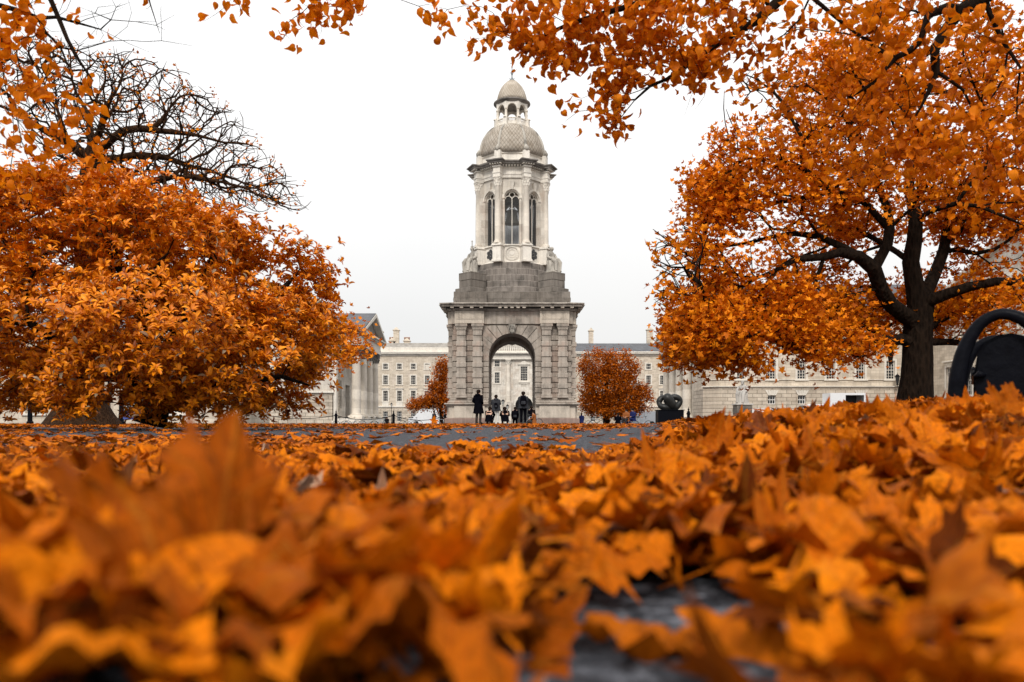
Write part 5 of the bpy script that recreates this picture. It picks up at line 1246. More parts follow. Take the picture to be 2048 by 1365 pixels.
# ------------------------------------------------------------------ people
M['black_cloth'] = plain('black_cloth', (0.004,0.004,0.006), 0.9, var=.4)
M['grey_cloth'] = plain('grey_cloth', (0.036,0.037,0.042), 0.85, var=.4)
M['white_cloth'] = plain('white_cloth', (0.62,0.60,0.55), 0.85)
M['brown_cloth'] = plain('brown_grey_cloth', (0.05,0.04,0.035), 0.9, var=.3)
M['orange_cloth'] = plain('orange_cloth', (0.26,0.09,0.03), 0.85)
M['navy_cloth'] = plain('navy_cloth', (0.018,0.025,0.09), 0.85)
M['hairdark'] = plain('dark_hair', (0.018,0.012,0.009), 0.6, var=.4, scale=40)
M['hairblond'] = plain('blond_hair', (0.40,0.22,0.09), 0.6, var=.3, scale=40)
M['shoe'] = plain('shoe_leather', (0.02,0.018,0.016), 0.5)
def pose(kind):
    J = {}
    if kind == 'stand':
        J = dict(pel=(0,0,.93), sp=(0,0,1.12), ch=(0,-.01,1.32), nk=(0,0,1.49), hd=(0,.015,1.62), tp=(0,.01,1.70))
        for s, n in ((-1,'l'),(1,'r')):
            J.update({n+'sh':(s*.175,-.01,1.42), n+'el':(s*.235,-.04,1.14), n+'wr':(s*.225,.06,.91), n+'hp':(s*.09,0,.88), n+'kn':(s*.105,.02,.48), n+'an':(s*.11,-.02,.09), n+'to':(s*.125,.13,.035)})
    elif kind == 'pockets':
        J = pose('stand')
        for s, n in ((-1,'l'),(1,'r')): J.update({n+'el':(s*.27,-.10,1.15), n+'wr':(s*.19,.10,1.02)})
    elif kind == 'camera':
        J = pose('stand')
        for s, n in ((-1,'l'),(1,'r')): J.update({n+'el':(s*.26,.10,1.20), n+'wr':(s*.08,.26,1.42)})
    elif kind == 'crouch':
        J = dict(pel=(0,-.16,.26), sp=(0,-.14,.42), ch=(0,-.02,.60), nk=(0,.06,.74), hd=(0,.10,.85), tp=(0,.10,.93))
        for s, n in ((-1,'l'),(1,'r')):
            J.update({n+'sh':(s*.175,-.0,.68), n+'el':(s*.24,.16,.50), n+'wr':(s*.10,.34,.56), n+'hp':(s*.10,-.14,.26), n+'kn':(s*.17,.24,.46), n+'an':(s*.14,.02,.09), n+'to':(s*.16,.17,.035)})
    elif kind == 'sit':
        J = dict(pel=(0,0,.47), sp=(0,-.02,.66), ch=(0,.0,.86), nk=(0,.03,1.03), hd=(0,.06,1.15), tp=(0,.06,1.23))
        for s, n in ((-1,'l'),(1,'r')):
            J.update({n+'sh':(s*.175,.0,.96), n+'el':(s*.25,.06,.72), n+'wr':(s*.09,.28,.66), n+'hp':(s*.09,.03,.47), n+'kn':(s*.12,.45,.50), n+'an':(s*.12,.42,.09), n+'to':(s*.13,.57,.035)})
    return J
RAD = dict(pel=.135, sp=.125, ch=.145, nk=.055, hd=.092, tp=.07, sh=.062, el=.045, wr=.028, hp=.09, kn=.058, an=.040, to=.036)
def person(name, px, Y_, kind, label, top, legs, hair, H=1.75, rz_=0.0, hem=None, topr=1.25, group=None, longhair=False, hood=False, seat=0.0):
    gz = float(G((px-1024)/F*Y_, Y_)); J = {k: Vector(v) for k, v in pose(kind).items()}
    root = empty(name, ((px-1024)/F*Y_, Y_, gz+seat), label, 'person', group, rz_, H/1.75)
    names = list(J); vs = [J[k] for k in names]; ix = {k: i for i, k in enumerate(names)}; rad = [RAD[k] if k in RAD else RAD[k[1:]] for k in names]
    ed = [('pel','sp'),('sp','ch'),('ch','nk'),('nk','hd'),('hd','tp')]
    for n in 'lr': ed += [('ch',n+'sh'),(n+'sh',n+'el'),(n+'el',n+'wr'),('pel',n+'hp'),(n+'hp',n+'kn'),(n+'kn',n+'an'),(n+'an',n+'to')]
    ed = [(ix[a], ix[b_]) for a, b_ in ed]
    def ext(p, par_, r_): vs.append(Vector(p)); rad.append(r_); ed.append((par_, len(vs)-1)); return len(vs)-1
    ext(J['hd']+Vector((0,.105,-.01)), ix['hd'], .016)            # nose
    for s, n in ((-1,'l'),(1,'r')):
        ext(J['hd']+Vector((s*.098,0,0)), ix['hd'], .02)          # ears
        fa = (J[n+'wr']-J[n+'el']).normalized(); sd = Vector((0,1,0)).cross(fa) if abs(fa.y) < .9 else Vector((1,0,0)); sd = sd.normalized(); cu = fa.cross(sd).normalized()
        pm = ext(J[n+'wr']+fa*.05, ix[n+'wr'], .026)
        for q in range(4):                                        # four bent fingers of unequal length, and the thumb from the side of the palm
            ln_ = (.062,.072,.068,.052)[q]; o = sd*(q-1.5)*.019
            a = ext(J[n+'wr']+fa*.09+o, pm, .010); b_ = ext(vs[a]+fa*ln_*.5+cu*.008, a, .008); ext(vs[b_]+fa*ln_*.35+cu*.025, b_, .007)
        a = ext(J[n+'wr']+fa*.055-sd*.038+cu*.01, pm, .011); ext(vs[a]+fa*.035-sd*.008+cu*.015, a, .008)
    me = bpy.data.meshes.new('body'); me.from_pydata([tuple(v) for v in vs], ed, []); me.materials.append(M['skin'])
    o = bpy.data.objects.new('body', me); C.objects.link(o); o.parent = root
    md = o.modifiers.new('Skin', 'SKIN'); md.use_smooth_shade = True
    for i, d in enumerate(me.skin_vertices[0].data): d.radius = (rad[i], rad[i]); d.use_root = (i == 0)
    o.modifiers.new('Sub', 'SUBSURF').levels = 1; o.modifiers['Sub'].render_levels = 1
    # coat: lofted round the trunk, with sleeves
    mb = MB(); n = 16; cen = [J['nk']+Vector((0,0,.03)), J['nk']-Vector((0,0,.035)), (J['lsh']+J['rsh'])/2-Vector((0,0,.02)), J['ch']-Vector((0,0,.05)), J['sp'], J['pel']]
    ra = [(.075,.08),(.12,.10),(.225,.125),(.205,.14),(.19,.135),(.195,.15)]
    if kind in ('stand','pockets','camera'):
        hz = hem if hem else .80; cen.append(Vector((0,0,hz+.02))); ra.append((.21+(.93-hz)*.12,.155+(.93-hz)*.12)); cen.append(Vector((0,0,hz))); ra.append((.18,.13))
    else: cen.append(J['pel']-Vector((0,.03,.13))); ra.append((.22,.19))
    vv = []
    for c, (a, b_) in zip(cen, ra):
        for i in range(n):
            t_ = 2*math.pi*i/n; k_ = 1+.03*math.sin(5*t_+c.z*9); vv.append(c+Vector((a*topr/1.25*1.08*math.cos(t_)*k_, b_*topr/1.25*1.1*math.sin(t_)*k_, 0)))
    m_ = len(cen); mb.add(vv, [(j*n+i, j*n+(i+1)%n, (j+1)*n+(i+1)%n, (j+1)*n+i) for j in range(m_-1) for i in range(n)]+[tuple(range(n)), tuple((m_-1)*n+i for i in range(n))])
    for s in 'lr':
        wr = J[s+'wr']-(J[s+'wr']-J[s+'el'])*.06; mb.tube([J[s+'sh']*.9+J['ch']*.1, J[s+'sh'], (J[s+'sh']+J[s+'el'])/2, J[s+'el'], (J[s+'el']+wr)/2, wr], [.075,.085,.075,.066,.058,.048], 10)
    if hood: mb.tube([J['nk']+Vector((-.11,-.06,.0)), J['nk']+Vector((-.07,-.13,-.03)), J['nk']+Vector((.07,-.13,-.03)), J['nk']+Vector((.11,-.06,.0))], [.04,.07,.07,.04], 8)
    mb.build('coat', M[top], root, True, angle=50)
    mb = MB()
    for s in 'lr':
        hp, kn, an = J[s+'hp'], J[s+'kn'], J[s+'an']; mb.tube([J['pel']*.4+hp*.6+Vector((0,0,.06)), hp, (hp+kn)/2, kn, (kn+an)/2, an+Vector((0,0,.0))], [.10,.105,.09,.072,.066,.062], 10)
    mb.lathe([(.10,-.12),(.15,-.04),(.155,.05),(.13,.10)], 12, tuple(J['pel']))
    mb.build('trousers', M[legs], root, True, angle=50)
    for s in 'lr':
        a, t_ = J[s+'an'], J[s+'to']; m2 = MB(); m2.tube([a+Vector((0,-.05,-.035)), a+Vector((0,.02,-.03)), t_*.5+a*.5+Vector((0,0,-.01)), t_+Vector((0,.0,0)), t_+Vector((0,.05,-.005))], [.04,.052,.048,.045,.025], 9); m2.build('shoe', M['shoe'], root, True)
    # hair cap over crown and back of the head
    mb = MB(); h = J['hd']; pr = [(.112,-.02),(.118,.03),(.11,.07),(.085,.105),(.04,.125),(.005,.13)]
    mb.lathe(pr, 14, (h.x, h.y-.018, h.z), sq=(.93,1)); mb.tube([h+Vector((0,-.06,.05)), h+Vector((0,-.085,-.02)), h+Vector((0,-.07,-.09 if not longhair else -.24))], [.07,.075,.05 if not longhair else .07], 9)
    mb.build('hair', M[hair], root, True)
    return root
def backpack(px, Y_, z, label, mat='black_cloth', s=1.0, rz_=0.0, dy=-.24):
    gz = float(G((px-1024)/F*Y_, Y_)); t = empty('backpack', ((px-1024)/F*Y_, Y_+dy, gz+z), label, 'backpack', None, rz_, s)
    mb = MB(); n = 16; vv = []; prof = [(0,.12,.07),(.04,.15,.10),(.2,.165,.115),(.36,.155,.10),(.44,.12,.08),(.48,.06,.04)]
    for z_, a, b_ in prof:
        for i in range(n):
            t_ = 2*math.pi*i/n; c_, s_ = math.cos(t_), math.sin(t_); vv.append((a*abs(c_)**.6*(1 if c_ > 0 else -1), b_*abs(s_)**.6*(1 if s_ > 0 else -1), z_))
    mb.add(vv, [(j*n+i, j*n+(i+1)%n, (j+1)*n+(i+1)%n, (j+1)*n+i) for j in range(5) for i in range(n)]+[tuple(range(n)), tuple(5*n+i for i in range(n))]); mb.build('bag_body', M[mat], t, True, angle=50)
    mb = MB(); mb.cbox(-.11,.11,-.17,-.09,.04,.22,.03); mb.build('pocket', M['grey_cloth'], t)
    for q in (-1, 1):
        mb = MB(); mb.tube([(q*.09,.08,.42), (q*.12,.16,.50), (q*.13,.30,.44), (q*.13,.33,.30), (q*.13,.22,.12), (q*.11,.08,.06)], .022, 6); mb.build('strap', M['grey_cloth'], t, True)
person('person', 957, 43, 'pockets', 'tall person in a long black coat and white collar standing left of the arch', 'black_cloth', 'brown_cloth', 'hairdark', 1.80, -.5, hem=.52, topr=1.32, hood=True)
person('person', 992, 46, 'camera', 'person in a dark grey hooded jacket and white trousers standing at the arch', 'grey_cloth', 'white_cloth', 'hairdark', 1.64, .1, hem=.78, topr=1.5, hood=True)
person('person', 1046.5, 44, 'camera', 'broad person in a grey jacket and black trousers before the far doorway', 'grey_cloth', 'black_cloth', 'hairdark', 1.74, 0, hem=.82, topr=1.5)
person('person', 979, 43, 'crouch', 'long haired person in black crouching left of the white trousers', 'black_cloth', 'black_cloth', 'hairdark', 1.62, -.3, topr=1.15, longhair=True)
person('person', 1010, 43.5, 'crouch', 'person in a black padded jacket crouching right of the white trousers', 'black_cloth', 'black_cloth', 'hairdark', 1.62, .1, topr=1.2, hood=True)
person('person', 1030, 60, 'stand', 'person in black carrying a patterned backpack, small behind the broad person', 'black_cloth', 'black_cloth', 'hairdark', 1.68, 0, topr=1.3)
person('person', 1063, 62, 'stand', 'dark figure standing behind the right shoulder of the broad person', 'black_cloth', 'grey_cloth', 'hairdark', 1.80, 0, topr=1.3)
person('person', 1068, 55, 'sit', 'person in an orange top with a bicycle, low at the right foot of the arch', 'orange_cloth', 'brown_cloth', 'hairdark', 1.62, 1.3)
person('person', 652, 96, 'stand', 'blond person in a black coat standing by the bollard left of the columned hall', 'black_cloth', 'black_cloth', 'hairblond', 1.55, .3, hem=.6, topr=1.4)
person('person', 774, 92, 'sit', 'small dark seated person beside the bollard in front of the far block', 'black_cloth', 'black_cloth', 'hairdark', 1.6, .6)
person('person', 1253, 60, 'sit', 'seated person in an orange-brown coat under the rounded tree', 'orange_cloth', 'grey_cloth', 'hairdark', 1.65, 2.6, topr=1.35, seat=.3)
person('person', 1266, 60.5, 'sit', 'seated person in navy next to the one in orange-brown', 'navy_cloth', 'navy_cloth', 'hairdark', 1.75, 2.2, topr=1.4, seat=.3)
person('person', 1236, 62, 'sit', 'small dark seated person left of the one in orange-brown', 'black_cloth', 'grey_cloth', 'hairdark', 1.55, 0, seat=.15)
person('person', 1163, 66, 'stand', 'person in dark navy standing against the right corner of the bell tower', 'navy_cloth', 'black_cloth', 'hairdark', 1.3, 0, hem=.7)
person('person', 868, 84, 'stand', 'person in dark grey standing near the small tree left of the tower', 'grey_cloth', 'black_cloth', 'hairdark', 1.7, .9)
backpack(1046.5, 44, .98, 'black backpack on the back of the broad person in grey', s=1.05)
backpack(1030, 60, .86, 'patterned black backpack worn by the small figure left of the broad person', dy=-.22)
backpack(992, 46, .90, 'small black bag slung on the person in white trousers', s=.6, dy=-.24)

# ------------------------------------------------------------------ bicycles
def bicycle(px, Y_, label, rz_, first=[]):
    gz = float(G((px-1024)/F*Y_, Y_)); loc = ((px-1024)/F*Y_, Y_, gz)
    grp = 'bicycles leaning on the chains round the square'
    if first:
        c = copy_tree(first[0]); c.location = loc; c.rotation_euler = (0,0,rz_); c['label'] = label; return c
    t = empty('bicycle', loc, label, 'bicycle', grp, rz_)
    for x_ in (-.52, .54):
        mb = MB(); pts = [(x_+.335*math.cos(a), 0, .345+.335*math.sin(a)) for a in np.linspace(0, 2*math.pi, 29)]
        mb.tube(pts, .02, 6, caps=False); wh = mb.build('wheel', M['rubber'], t, True)
        mb = MB(); mb.tube([(x_,-.03,.345),(x_,.03,.345)], .03, 8)
        for q in range(12): a = q*math.pi/6; mb.tube([(x_,0,.345),(x_+.32*math.cos(a),0,.345+.32*math.sin(a))], .003, 3)
        mb.build('spokes', M['lead'], wh)
    mb = MB(); bb = (-.08,0,.30); st_ = (-.22,0,.80); hd = (.34,0,.82); hl = (.38,0,.70)
    for a, b_, r_ in ((bb,st_,.018),(st_,hd,.016),(bb,hl,.02),(bb,(-.52,0,.345),.012),(st_,(-.52,0,.345),.010),(hd,hl,.02),(hl,(.54,0,.345),.014),(st_,(-.25,0,.93),.014)): mb.tube([a,b_], r_, 7)
    mb.build('bike_frame', M['silver'], t, True)
    mb = MB(); mb.tube([hd,(.31,0,.96),(.36,0,1.0)], .013, 6); mb.tube([(.22,-.28,.98),(.36,-.22,1.0),(.38,0,1.0),(.36,.22,1.0),(.22,.28,.98)], .013, 6); mb.build('handlebar', M['iron'], t, True)
    mb = MB(); mb.tube([(-.38,0,.95),(-.3,0,.965),(-.2,0,.955),(-.1,0,.94)], [.05,.075,.04,.02], 8, flat=.5); mb.build('saddle', M['rubber'], t, True)
    mb = MB(); mb.tube([(-.08,-.07,.30),(-.08,.07,.30)], .06, 12); mb.tube([(-.08,-.08,.30),(.02,-.08,.18),(.02,-.16,.18)], .012, 5); mb.tube([(-.08,.08,.30),(-.18,.08,.42),(-.18,.16,.42)], .012, 5); mb.build('crank', M['iron'], t, True)
    first.append(t); return t
for px, Y_, lb, a in [(702,72,'bicycle leaning left of the tall columns, nearest the dark bollard',.1),(684,74,'bicycle leaning left of the bollard near the blond person',.0),(737,73,'bicycle in front of the pale column bases',3.2),(760,73,'bicycle just left of the seated person near the second bollard',.05),(818,72,'bicycle leaning between the second bollard and the small rusty tree',3.1),(826,73.5,'bicycle behind the one left of the small rusty tree',.1),(884,76,'bicycle under the small rusty tree beside the tower',3.0),(1172,67,'bicycle nearest the right corner of the tower',.1),(1190,68,'bicycle beneath the left edge of the rounded rusty tree',3.2),(1064,56,'bicycle beside the broad person at the right foot of the arch',.5),(1283,62,'bicycle leaning right of the person in navy',.1)]:
    bicycle(px, Y_, lb, a)

# ------------------------------------------------------------------ bollards, chains, lamps, sign
def bollard(px, Y_, label, first=[]):
    gz = float(G((px-1024)/F*Y_, Y_)); loc = ((px-1024)/F*Y_, Y_, gz)
    if first: c = copy_tree(first[0]); c.location = loc; c['label'] = label; return c
    t = empty('bollard', loc, label, 'bollard', 'black bollards carrying the chains')
    mb = MB(); mb.lathe([(.17,0),(.17,.12),(.12,.16),(.11,1.05),(.15,1.08),(.15,1.14),(.10,1.18)], 14); mb.build('post', M['iron'], t, True, angle=35)
    mb = MB(); mb.lathe([(.10,1.18),(.12,1.24),(.05,1.30),(.035,1.34),(.07,1.40),(.02,1.5),(.005,1.62)], 12); mb.build('spiked_cap', M['iron'], t, True)
    first.append(t); return t
BP = [(672,68,'black spiked bollard beside the blond person at the left'),(787,68,'black spiked bollard in front of the far block left of the tower'),(1377,58,'black spiked bollard right of the bronze sculpture'),(243,40,'black spiked bollard beside the blue sign under the magnolia'),(60,44,'black spiked bollard far left under the bare maple'),(890,74,'black spiked bollard hard against the left side of the tower')]
bl = [bollard(*q) for q in BP]
def chain(a, b_, sag, label):
    mb = MB(); pts = []
    for t_ in np.linspace(0, 1, 13): p = a.lerp(b_, t_); p.z -= sag*4*t_*(1-t_); pts.append(p)
    ref = pts[0].copy(); mb.tube([p-ref for p in pts], .028, 5); o = mb.build('chain', M['iron'], None, True, loc=ref); tag(o, label, 'chain', 'chains hung between bollards')
top_ = lambda q: Vector(((q[0]-1024)/F*q[1], q[1], float(G(0, q[1]))+1.12))
chain(top_(BP[0]), top_(BP[1]), .35, 'iron chain sagging between the two bollards in front of the columned hall')
chain(top_(BP[1]), top_(BP[5]), .4, 'iron chain sagging from the second bollard to the side of the tower')
chain(Vector((-19.5,66,.6)), top_(BP[0]), .25, 'iron chain running left from the bollard by the blond person')
def lamp(px, Y_, H, label, name='street_lamp'):
    t = empty(name, ((px-1024)/F*Y_, Y_, float(G((px-1024)/F*Y_, Y_))), label, 'lamp')
    mb = MB(); mb.lathe([(.14,0),(.14,.3),(.09,.4),(.06,.6),(.045,1.2),(.04,H-.75),(.07,H-.72),(.05,H-.66)], 12); mb.build('post', M['iron'], t, True, angle=40)
    mb = MB(); mb.lathe([(.10,H-.64),(.19,H-.22)], 6, caps=False); mb.build('lantern_glass', plain('lamp_glass', (.5,.5,.46), .2), t)
    mb = MB(); mb.lathe([(.23,H-.22),(.24,H-.19),(.10,H-.08),(.04,H-.05),(.05,H-.02),(.01,H+.08)], 6)
    for q in range(6): a = q*math.pi/3; mb.tube([(.105*math.cos(a),.105*math.sin(a),H-.64),(.2*math.cos(a),.2*math.sin(a),H-.2)], .012, 4)
    mb.build('lantern_cap', M['iron'], t)
lamp(1015, 120, 3.1, 'small street lamp seen through the arch in front of the far wall')
lamp(1006, 100, 3.3, 'street lamp seen through the arch, left of the other one')
lamp(783, 150, 4.0, 'thin street lamp behind the second bollard')
lamp(240, 48, 2.9, 'dark lamp post under the magnolia left of its trunk')
def wall_lantern(px, py, Y_, label):
    p = P(px, py, Y_); t = empty('wall_lantern', p, label, 'lamp')
    mb = MB(); mb.lathe([(.12,-.9),(.26,-.1)], 6, caps=False); mb.build('lantern_glass', M['glass'], t)
    mb = MB(); mb.lathe([(.30,-.1),(.30,-.05),(.12,.12),(.03,.16),(.01,.35)], 6); mb.lathe([(.02,-1.05),(.13,-.92),(.13,-.88)], 6); mb.build('lantern_cap', M['iron'], t)
    mb = MB(); mb.tube([(.0,0,-1.0),(.1,.2,-1.2),(.3,.5,-1.1)], .03, 5); mb.build('bracket', M['iron'], t)
wall_lantern(1795, 752, 87.6, 'black wall lantern just left of the big maple trunk')
wall_lantern(1946, 738, 70.0, 'black wall lantern seen inside the iron hoop of the bench')
t = empty('notice_board', ((265-1024)/F*38, 38, 0), 'blue notice board with white lettering lines standing left of the magnolia trunk', 'sign')
mb = MB(); mb.cbox(-.42,.42,-.03,.03,.22,.62,.008); mb.build('board', M['sign'], t)
mb = MB()
for k, (a, b_) in enumerate(((-.36,.30),(-.36,.15),(-.36,.25),(-.36,.05))): mb.box(a,b_,-.037,-.031,.54-k*.065,.556-k*.065)
mb.cbox(.26,.36,-.037,-.031,.27,.36,.002); mb.build('lettering', M['signtext'], t)
mb = MB(); mb.box(-.38,-.34,.031,.07,0,.6); mb.box(.34,.38,.031,.07,0,.6); mb.build('post', M['iron'], t)

# ------------------------------------------------------------------ vehicles
def wheel_parts(t, spots, r_=.33):
    for x_, y_ in spots:
        mb = MB(); X = Matrix.Translation((x_, y_, r_)) @ Matrix.Rotation(math.pi/2, 4, 'X'); mb.lathe([(r_*.62,-.1),(r_*.95,-.1),(r_,-.06),(r_,.06),(r_*.95,.1),(r_*.62,.1)], 20, (0,0,0), X); w_ = mb.build('wheel', M['rubber'], t, True, angle=40)
        mb = MB(); mb.lathe([(.02,-.105),(r_*.6,-.09),(r_*.6,.09),(.02,.105)], 16, (0,0,0), X); mb.build('rim', M['silver'], w_, True, angle=40)
def van(px, Y_, label, mat, rz_=0, L_=4.9, H_=2.0, prof=None, group=None):
    t = empty('parked_van', ((px-1024)/F*Y_, Y_, float(G((px-1024)/F*Y_, Y_))), label, 'van', group, rz_)
    h = L_/2; pr = prof or [(-h,.35),(-h,.95),(-h+.25,1.10),(-h+.75,1.22),(-h+1.35,H_-.12),(-h+1.8,H_),(h-.3,H_),(h-.05,H_-.15),(h,1.1),(h,.35)]
    mb = MB(); n = len(pr); vv = []
    for y_, k in ((-.95,.0),(-.86,1),(.86,1),(.95,0)):
        for x_, z_ in pr: vv.append((x_*(1 if k else .985), y_ if z_ < 1.25 else y_*.90, z_ if k else z_*.985))
    mb.add(vv, [tuple(range(n)), tuple(3*n+i for i in range(n))]+[(j*n+i, j*n+(i+1)%n, (j+1)*n+(i+1)%n, (j+1)*n+i) for j in range(3) for i in range(n)]); mb.build('body', M[mat], t, True, angle=35)
    for s in (-1, 1):
        mb = MB()
        for a, b_ in ((-h+1.45,-h+2.2),(-h+2.35,-h+3.3)): mb.add([(a,s*.90,1.2),(b_,s*.90,1.2),(b_,s*.868,H_-.2),(a+.15,s*.868,H_-.2)], [(0,1,2,3)])
        mb.build('side_window', M['glass'], t)
        mb = MB(); mb.lathe([(.02,-.02),(.1,0),(.02,.03)], 8, (-h+.1,s*.66,.9)); mb.build('headlight', M['silver'], t)
    mb = MB(); mb.add([(-h+.80,-.78,1.25),(-h+.80,.78,1.25),(-h+1.34,.76,H_-.14),(-h+1.34,-.76,H_-.14)], [(0,1,2,3)]); mb.v = [(x_-.03, y_, z_+.02) for x_, y_, z_ in mb.v]; mb.build('windscreen', M['glass'], t)
    mb = MB(); mb.cbox(-h-.06,-h+.1,-.9,.9,.32,.55,.03); mb.cbox(h-.1,h+.06,-.9,.9,.32,.55,.03); mb.build('bumper', M['rubber'], t)
    wheel_parts(t, [(-h+.9,-.85),(-h+.9,.85),(h-.9,-.85),(h-.9,.85)])
    return t
van(1625, 78, 'white van with a sloping bonnet parked left of the open white trailer', 'whitepaint', H_=2.25, L_=4.6)
van(1512, 82, 'white van partly hidden behind the pedestal of the seated statue', 'whitepaint', H_=1.9, L_=2.9+1.2)
van(1561, 84, 'white van between the statue and the van with the sloping bonnet', 'whitepaint', 3.1, 3.9, 1.75)
van(862, 98, 'pale van parked behind the smaller rusty tree', 'whitepaint', H_=2.1, L_=5.2)
van(1275, 96, 'pale grey van behind the seated people under the rounded tree', 'silver', H_=1.8)
van(8, 60, 'silver van half hidden at the far left under the bare maple', 'silver', H_=1.9, L_=4.6)
# white trailer with an open serving hatch
t = empty('trailer', ((1688-1024)/F*77, 77, -.5), 'white box trailer with a wide dark open hatch, left of the maple trunk', 'trailer')
x0, x1 = -1.65, 1.65; mb = MB(); zb, zt_ = .55, 3.25; hz0, hz1, hx0, hx1 = 2.2, 3.05, -.25, 1.45
facade(mb, x0, x1, zb, zt_, [(hx0,hx1,hz0,hz1)], .06, y=-1.0)
mb.box(x0,x1,.9,1.0,zb,zt_); mb.box(x0,x0+.05,-.999,.9,zb,zt_); mb.box(x1-.05,x1,-.999,.9,zb,zt_); mb.box(x0+.05,x1-.05,-.999,.9,zt_-.05,zt_-.002); mb.box(x0+.05,x1-.05,-.999,.9,zb+.002,zb+.05)
mb.build('body', M['whitepaint'], t)
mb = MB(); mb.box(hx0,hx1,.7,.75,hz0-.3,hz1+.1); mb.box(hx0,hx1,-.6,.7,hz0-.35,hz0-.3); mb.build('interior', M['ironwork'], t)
mb = MB(); mb.cbox(hx0-.05,hx1+.05,-1.25,-1.01,hz0-.10,hz0-.05,.01); mb.build('counter', M['silver'], t)
wheel_parts(t, [(-.2,-.8),(-.2,.8)]); mb = MB(); mb.tube([(x0,0,.5),(x0-1.1,0,.45)], .05, 6); mb.build('tow_bar', M['iron'], t)
# road-works barrier
t = empty('barrier', ((1578-1024)/F*72, 72, -.5), 'low red and white barrier rail in front of the white vans', 'barrier')
for z_ in (.75, 1.25):
    mb = MB()
    for k in range(8): mb.box(-1.6+k*.4,-1.2+k*.4-.004,-.02,.02,z_,z_+.16)
    mb.build('rail', M['terracotta'] if z_ > 1 else M['whitepaint'], t)
for s in (-1, 1): mb = MB(); mb.box(s*1.5-.04,s*1.5+.04,.021,.07,0,1.5); mb.box(s*1.5-.04,s*1.5+.04,-.3,.35,0,.05); mb.build('post', M['whitepaint'], t)

# ------------------------------------------------------------------ bronze loops and marble sitter
SY = 52.0; gz = float(G(14, SY)); s0 = P(1339, 820, SY)
t = empty('plinth', (s0.x, SY, gz), 'low black block plinth under the bronze looping sculpture', 'plinth')
mb = MB(); mb.cbox(-.80,.80,-.5,.5,-.1,s0.z-gz-.06,.02); mb.cbox(-.84,.84,-.54,.54,s0.z-gz-.06,s0.z-gz,.015); mb.build('block', M['iron'], t)
mb = MB()
def sm(pts, n=8):                                              # Catmull-Rom smoothing of a path with radii
    p = [np.array(q, float) for q in pts]; out_ = []
    for i in range(len(p)-1):
        a, b_, c, d = p[max(i-1,0)], p[i], p[i+1], p[min(i+2,len(p)-1)]
        for k in range(n): u = k/n; out_.append(.5*((2*b_)+(-a+c)*u+(2*a-5*b_+4*c-d)*u*u+(-a+3*b_-3*c+d)*u**3))
    out_.append(p[-1]); return out_
def path(pts): q = sm(pts); mb.tube([(v[0], v[1], v[2]*.84+.02) for v in q], [v[3]*1.5 for v in q], 16)
path([(-.36,-.15,.98,.10),(-.22,-.22,.90,.20),(-.08,-.20,.68,.22),(.05,-.1,.42,.24),(.2,0,.25,.22),(.42,.05,.26,.18),(.60,.05,.42,.13),(.68,.05,.62,.11),(.60,.05,.82,.12),(.40,.08,.93,.13),(.18,.12,.92,.12),(.0,.2,.82,.10)])
path([(-.25,.1,.9,.10),(-.48,.08,.85,.12),(-.62,.05,.66,.13),(-.64,0,.45,.11),(-.56,-.1,.26,.12),(-.36,-.16,.16,.15),(-.1,-.12,.16,.15),(.2,-.05,.2,.14)])
o = mb.build('bronze_sculpture', M['bronze'], None, True, loc=(s0.x, SY, s0.z)); tag(o, 'dark bronze sculpture of thick interlocking loops on a black plinth', 'sculpture')
SY = 60.0; p = P(1485, 808, SY); gz = float(G(17, SY))
t = empty('pedestal', (p.x, SY, gz), 'grey stone pedestal below the white seated statue', 'pedestal')
mb = MB(); mb.cbox(-.55,.55,-.55,.55,0,p.z-gz-.12,.03); mb.build('shaft', M['basedark'], t); mb = MB(); mb.cbox(-.62,.62,-.62,.62,p.z-gz-.12,p.z-gz,.03); mb.build('cap', M['marble'], t)
seated('seated_statue', 1.72, 'white marble figure of a seated bearded man facing left on a grey pedestal', M['marble'], p, -.6, False, None, True, 5)

# ------------------------------------------------------------------ iron bench by the lens
BYY = 3.8; gz = .02
bp0 = P(1994, 843, BYY)
t = empty('park_bench', (bp0.x, BYY, 0.0), 'black cast iron bench with a hooped arm, blurred at the right edge', 'bench', rz=-R(29))
def Pb(px, py): q = P(px, py, BYY); return (q.x-bp0.x, q.z)
hp = [Pb(*q) for q in ((1921,870),(1922,800),(1926,750),(1935,705),(1950,668),(1970,642),(1998,629),(2028,636),(2054,658),(2072,695),(2082,745),(2088,800),(2090,870))]
hr = [.050,.050,.050,.046,.040,.036,.034,.036,.040,.046,.050,.050,.050]
for dy in (0, 1.35):
    mb = MB(); q = sm([(a, dy, b_, r_*.76) for (a, b_), r_ in zip(hp, hr)], 5); mb.tube([v[:3] for v in q], [v[3] for v in q], 14); mb.build('armrest', M['iron'], t, True)
ip = [Pb(*q) for q in ((1955,870),(1953,800),(1953,748),(1960,705),(1975,680),(1996,667),(2020,664),(2050,672),(2068,700),(2076,760),(2078,870))]
mb = MB(); mb.prism(ip, .10, .20); mb.prism([(x_*.94+.003, z_*.965) for x_, z_ in ip], .05, .25); mb.build('side_panel', M['iron'], t)
zc = Pb(0, 750)[1]; mb = MB(); mb.tube([(-.09,.03,zc-.01),(-.07,.02,zc+.006),(-.045,.03,zc)], [.010,.017,.008], 8); mb.build('scroll', M['iron'], t, True)
for q in range(5): mb = MB(); mb.cbox(-.10+q*.055,-.055+q*.055,.26,1.30,.36+.004*q,.385+.004*q,.006); mb.build('seat_slat', M['iron'], t)
for q in range(3): mb = MB(); mb.cbox(.165,.19,.26,1.30,.42+q*.035,.448+q*.035,.006); mb.build('back_slat', M['iron'], t)

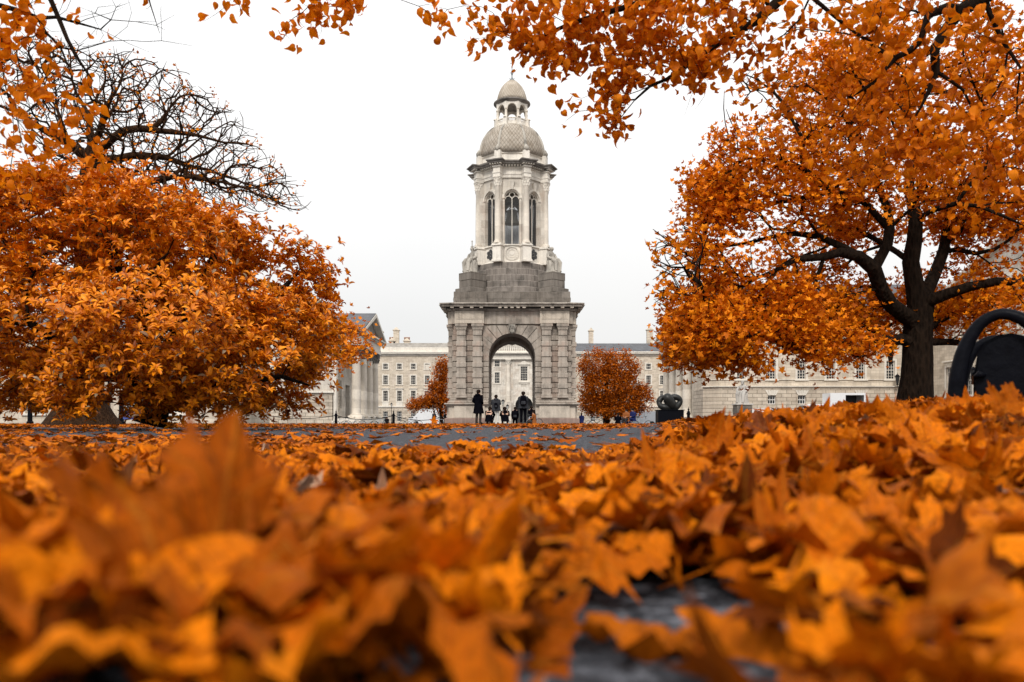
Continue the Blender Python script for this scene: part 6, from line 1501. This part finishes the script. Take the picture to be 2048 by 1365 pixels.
# ------------------------------------------------------------------ light, air, camera
SEL, SAZ = 42, 192                                             # sun behind the lens to the left; azimuth clockwise from +Y
wd = bpy.data.worlds.new('World'); scene.world = wd; wd.use_nodes = True; nt = wd.node_tree; bg = nt.nodes['Background']
sky = N(nt, 'ShaderNodeTexSky', sky_type='NISHITA'); sky.sun_disc = False; sky.sun_elevation = R(SEL); sky.sun_rotation = R(SAZ); sky.air_density = 1.0; sky.dust_density = 4.0
hs = N(nt, 'ShaderNodeHueSaturation', Saturation=0.25); L(nt, sky.outputs[0], hs.inputs['Color'])
tc = N(nt, 'ShaderNodeTexCoord'); sp = N(nt, 'ShaderNodeSeparateXYZ'); L(nt, tc.outputs['Generated'], sp.inputs[0])
cn = N(nt, 'ShaderNodeTexNoise', Scale=1.3, Detail=5.0, Roughness=0.5); L(nt, tc.outputs['Generated'], cn.inputs['Vector'])
r = ramp(nt, [(0.0, (5.25,5.3,5.28)), (0.12, (5.75,5.75,5.7)), (0.3, (7.0,7.0,7.0)), (1.0, (10.5,10.5,10.5))]); L(nt, sp.outputs[2], r.inputs['Fac'])
rc = ramp(nt, [(0.3, (0.93,0.94,0.95)), (0.7, (1.05,1.04,1.03))]); L(nt, cn.outputs['Fac'], rc.inputs['Fac'])
mm_ = N(nt, 'ShaderNodeMixRGB', blend_type='MULTIPLY'); mm_.inputs['Fac'].default_value = 1; L(nt, r.outputs['Color'], mm_.inputs['Color1']); L(nt, rc.outputs['Color'], mm_.inputs['Color2'])
mx = N(nt, 'ShaderNodeMixRGB'); mx.inputs['Fac'].default_value = .92; L(nt, hs.outputs[0], mx.inputs['Color1']); L(nt, mm_.outputs[0], mx.inputs['Color2'])
L(nt, mx.outputs[0], bg.inputs['Color']); bg.inputs['Strength'].default_value = 0.11
sl = bpy.data.lights.new('sun', 'SUN'); sl.energy = 1.5; sl.angle = R(12); sl.color = (1.0, .95, .88)
so = bpy.data.objects.new('sun', sl); C.objects.link(so)
d = Vector((math.sin(R(SAZ))*math.cos(R(SEL)), math.cos(R(SAZ))*math.cos(R(SEL)), math.sin(R(SEL))))
so.rotation_euler = (-d).to_track_quat('-Z', 'Y').to_euler(); so.location = d*60
cam = bpy.data.cameras.new('camera'); co = bpy.data.objects.new('camera', cam); C.objects.link(co); scene.camera = co
co.location = (0, 0, CH); co.rotation_euler = (R(90), 0, 0)
cam.sensor_width = 36; cam.lens = F/2048*36; cam.shift_y = (HY-682.5)/2048; cam.clip_start = .02; cam.clip_end = 4000
cam.dof.use_dof = True; cam.dof.focus_distance = 30; cam.dof.aperture_fstop = 4.6
scene.view_settings.view_transform = 'Standard'; scene.view_settings.look = 'None'; scene.view_settings.exposure = 0.55; scene.view_settings.gamma = 1.0
scene.cycles.max_bounces = 6; scene.cycles.diffuse_bounces = 3; scene.cycles.glossy_bounces = 2; scene.cycles.transmission_bounces = 3; scene.cycles.transparent_max_bounces = 6
scene.cycles.use_denoising = True
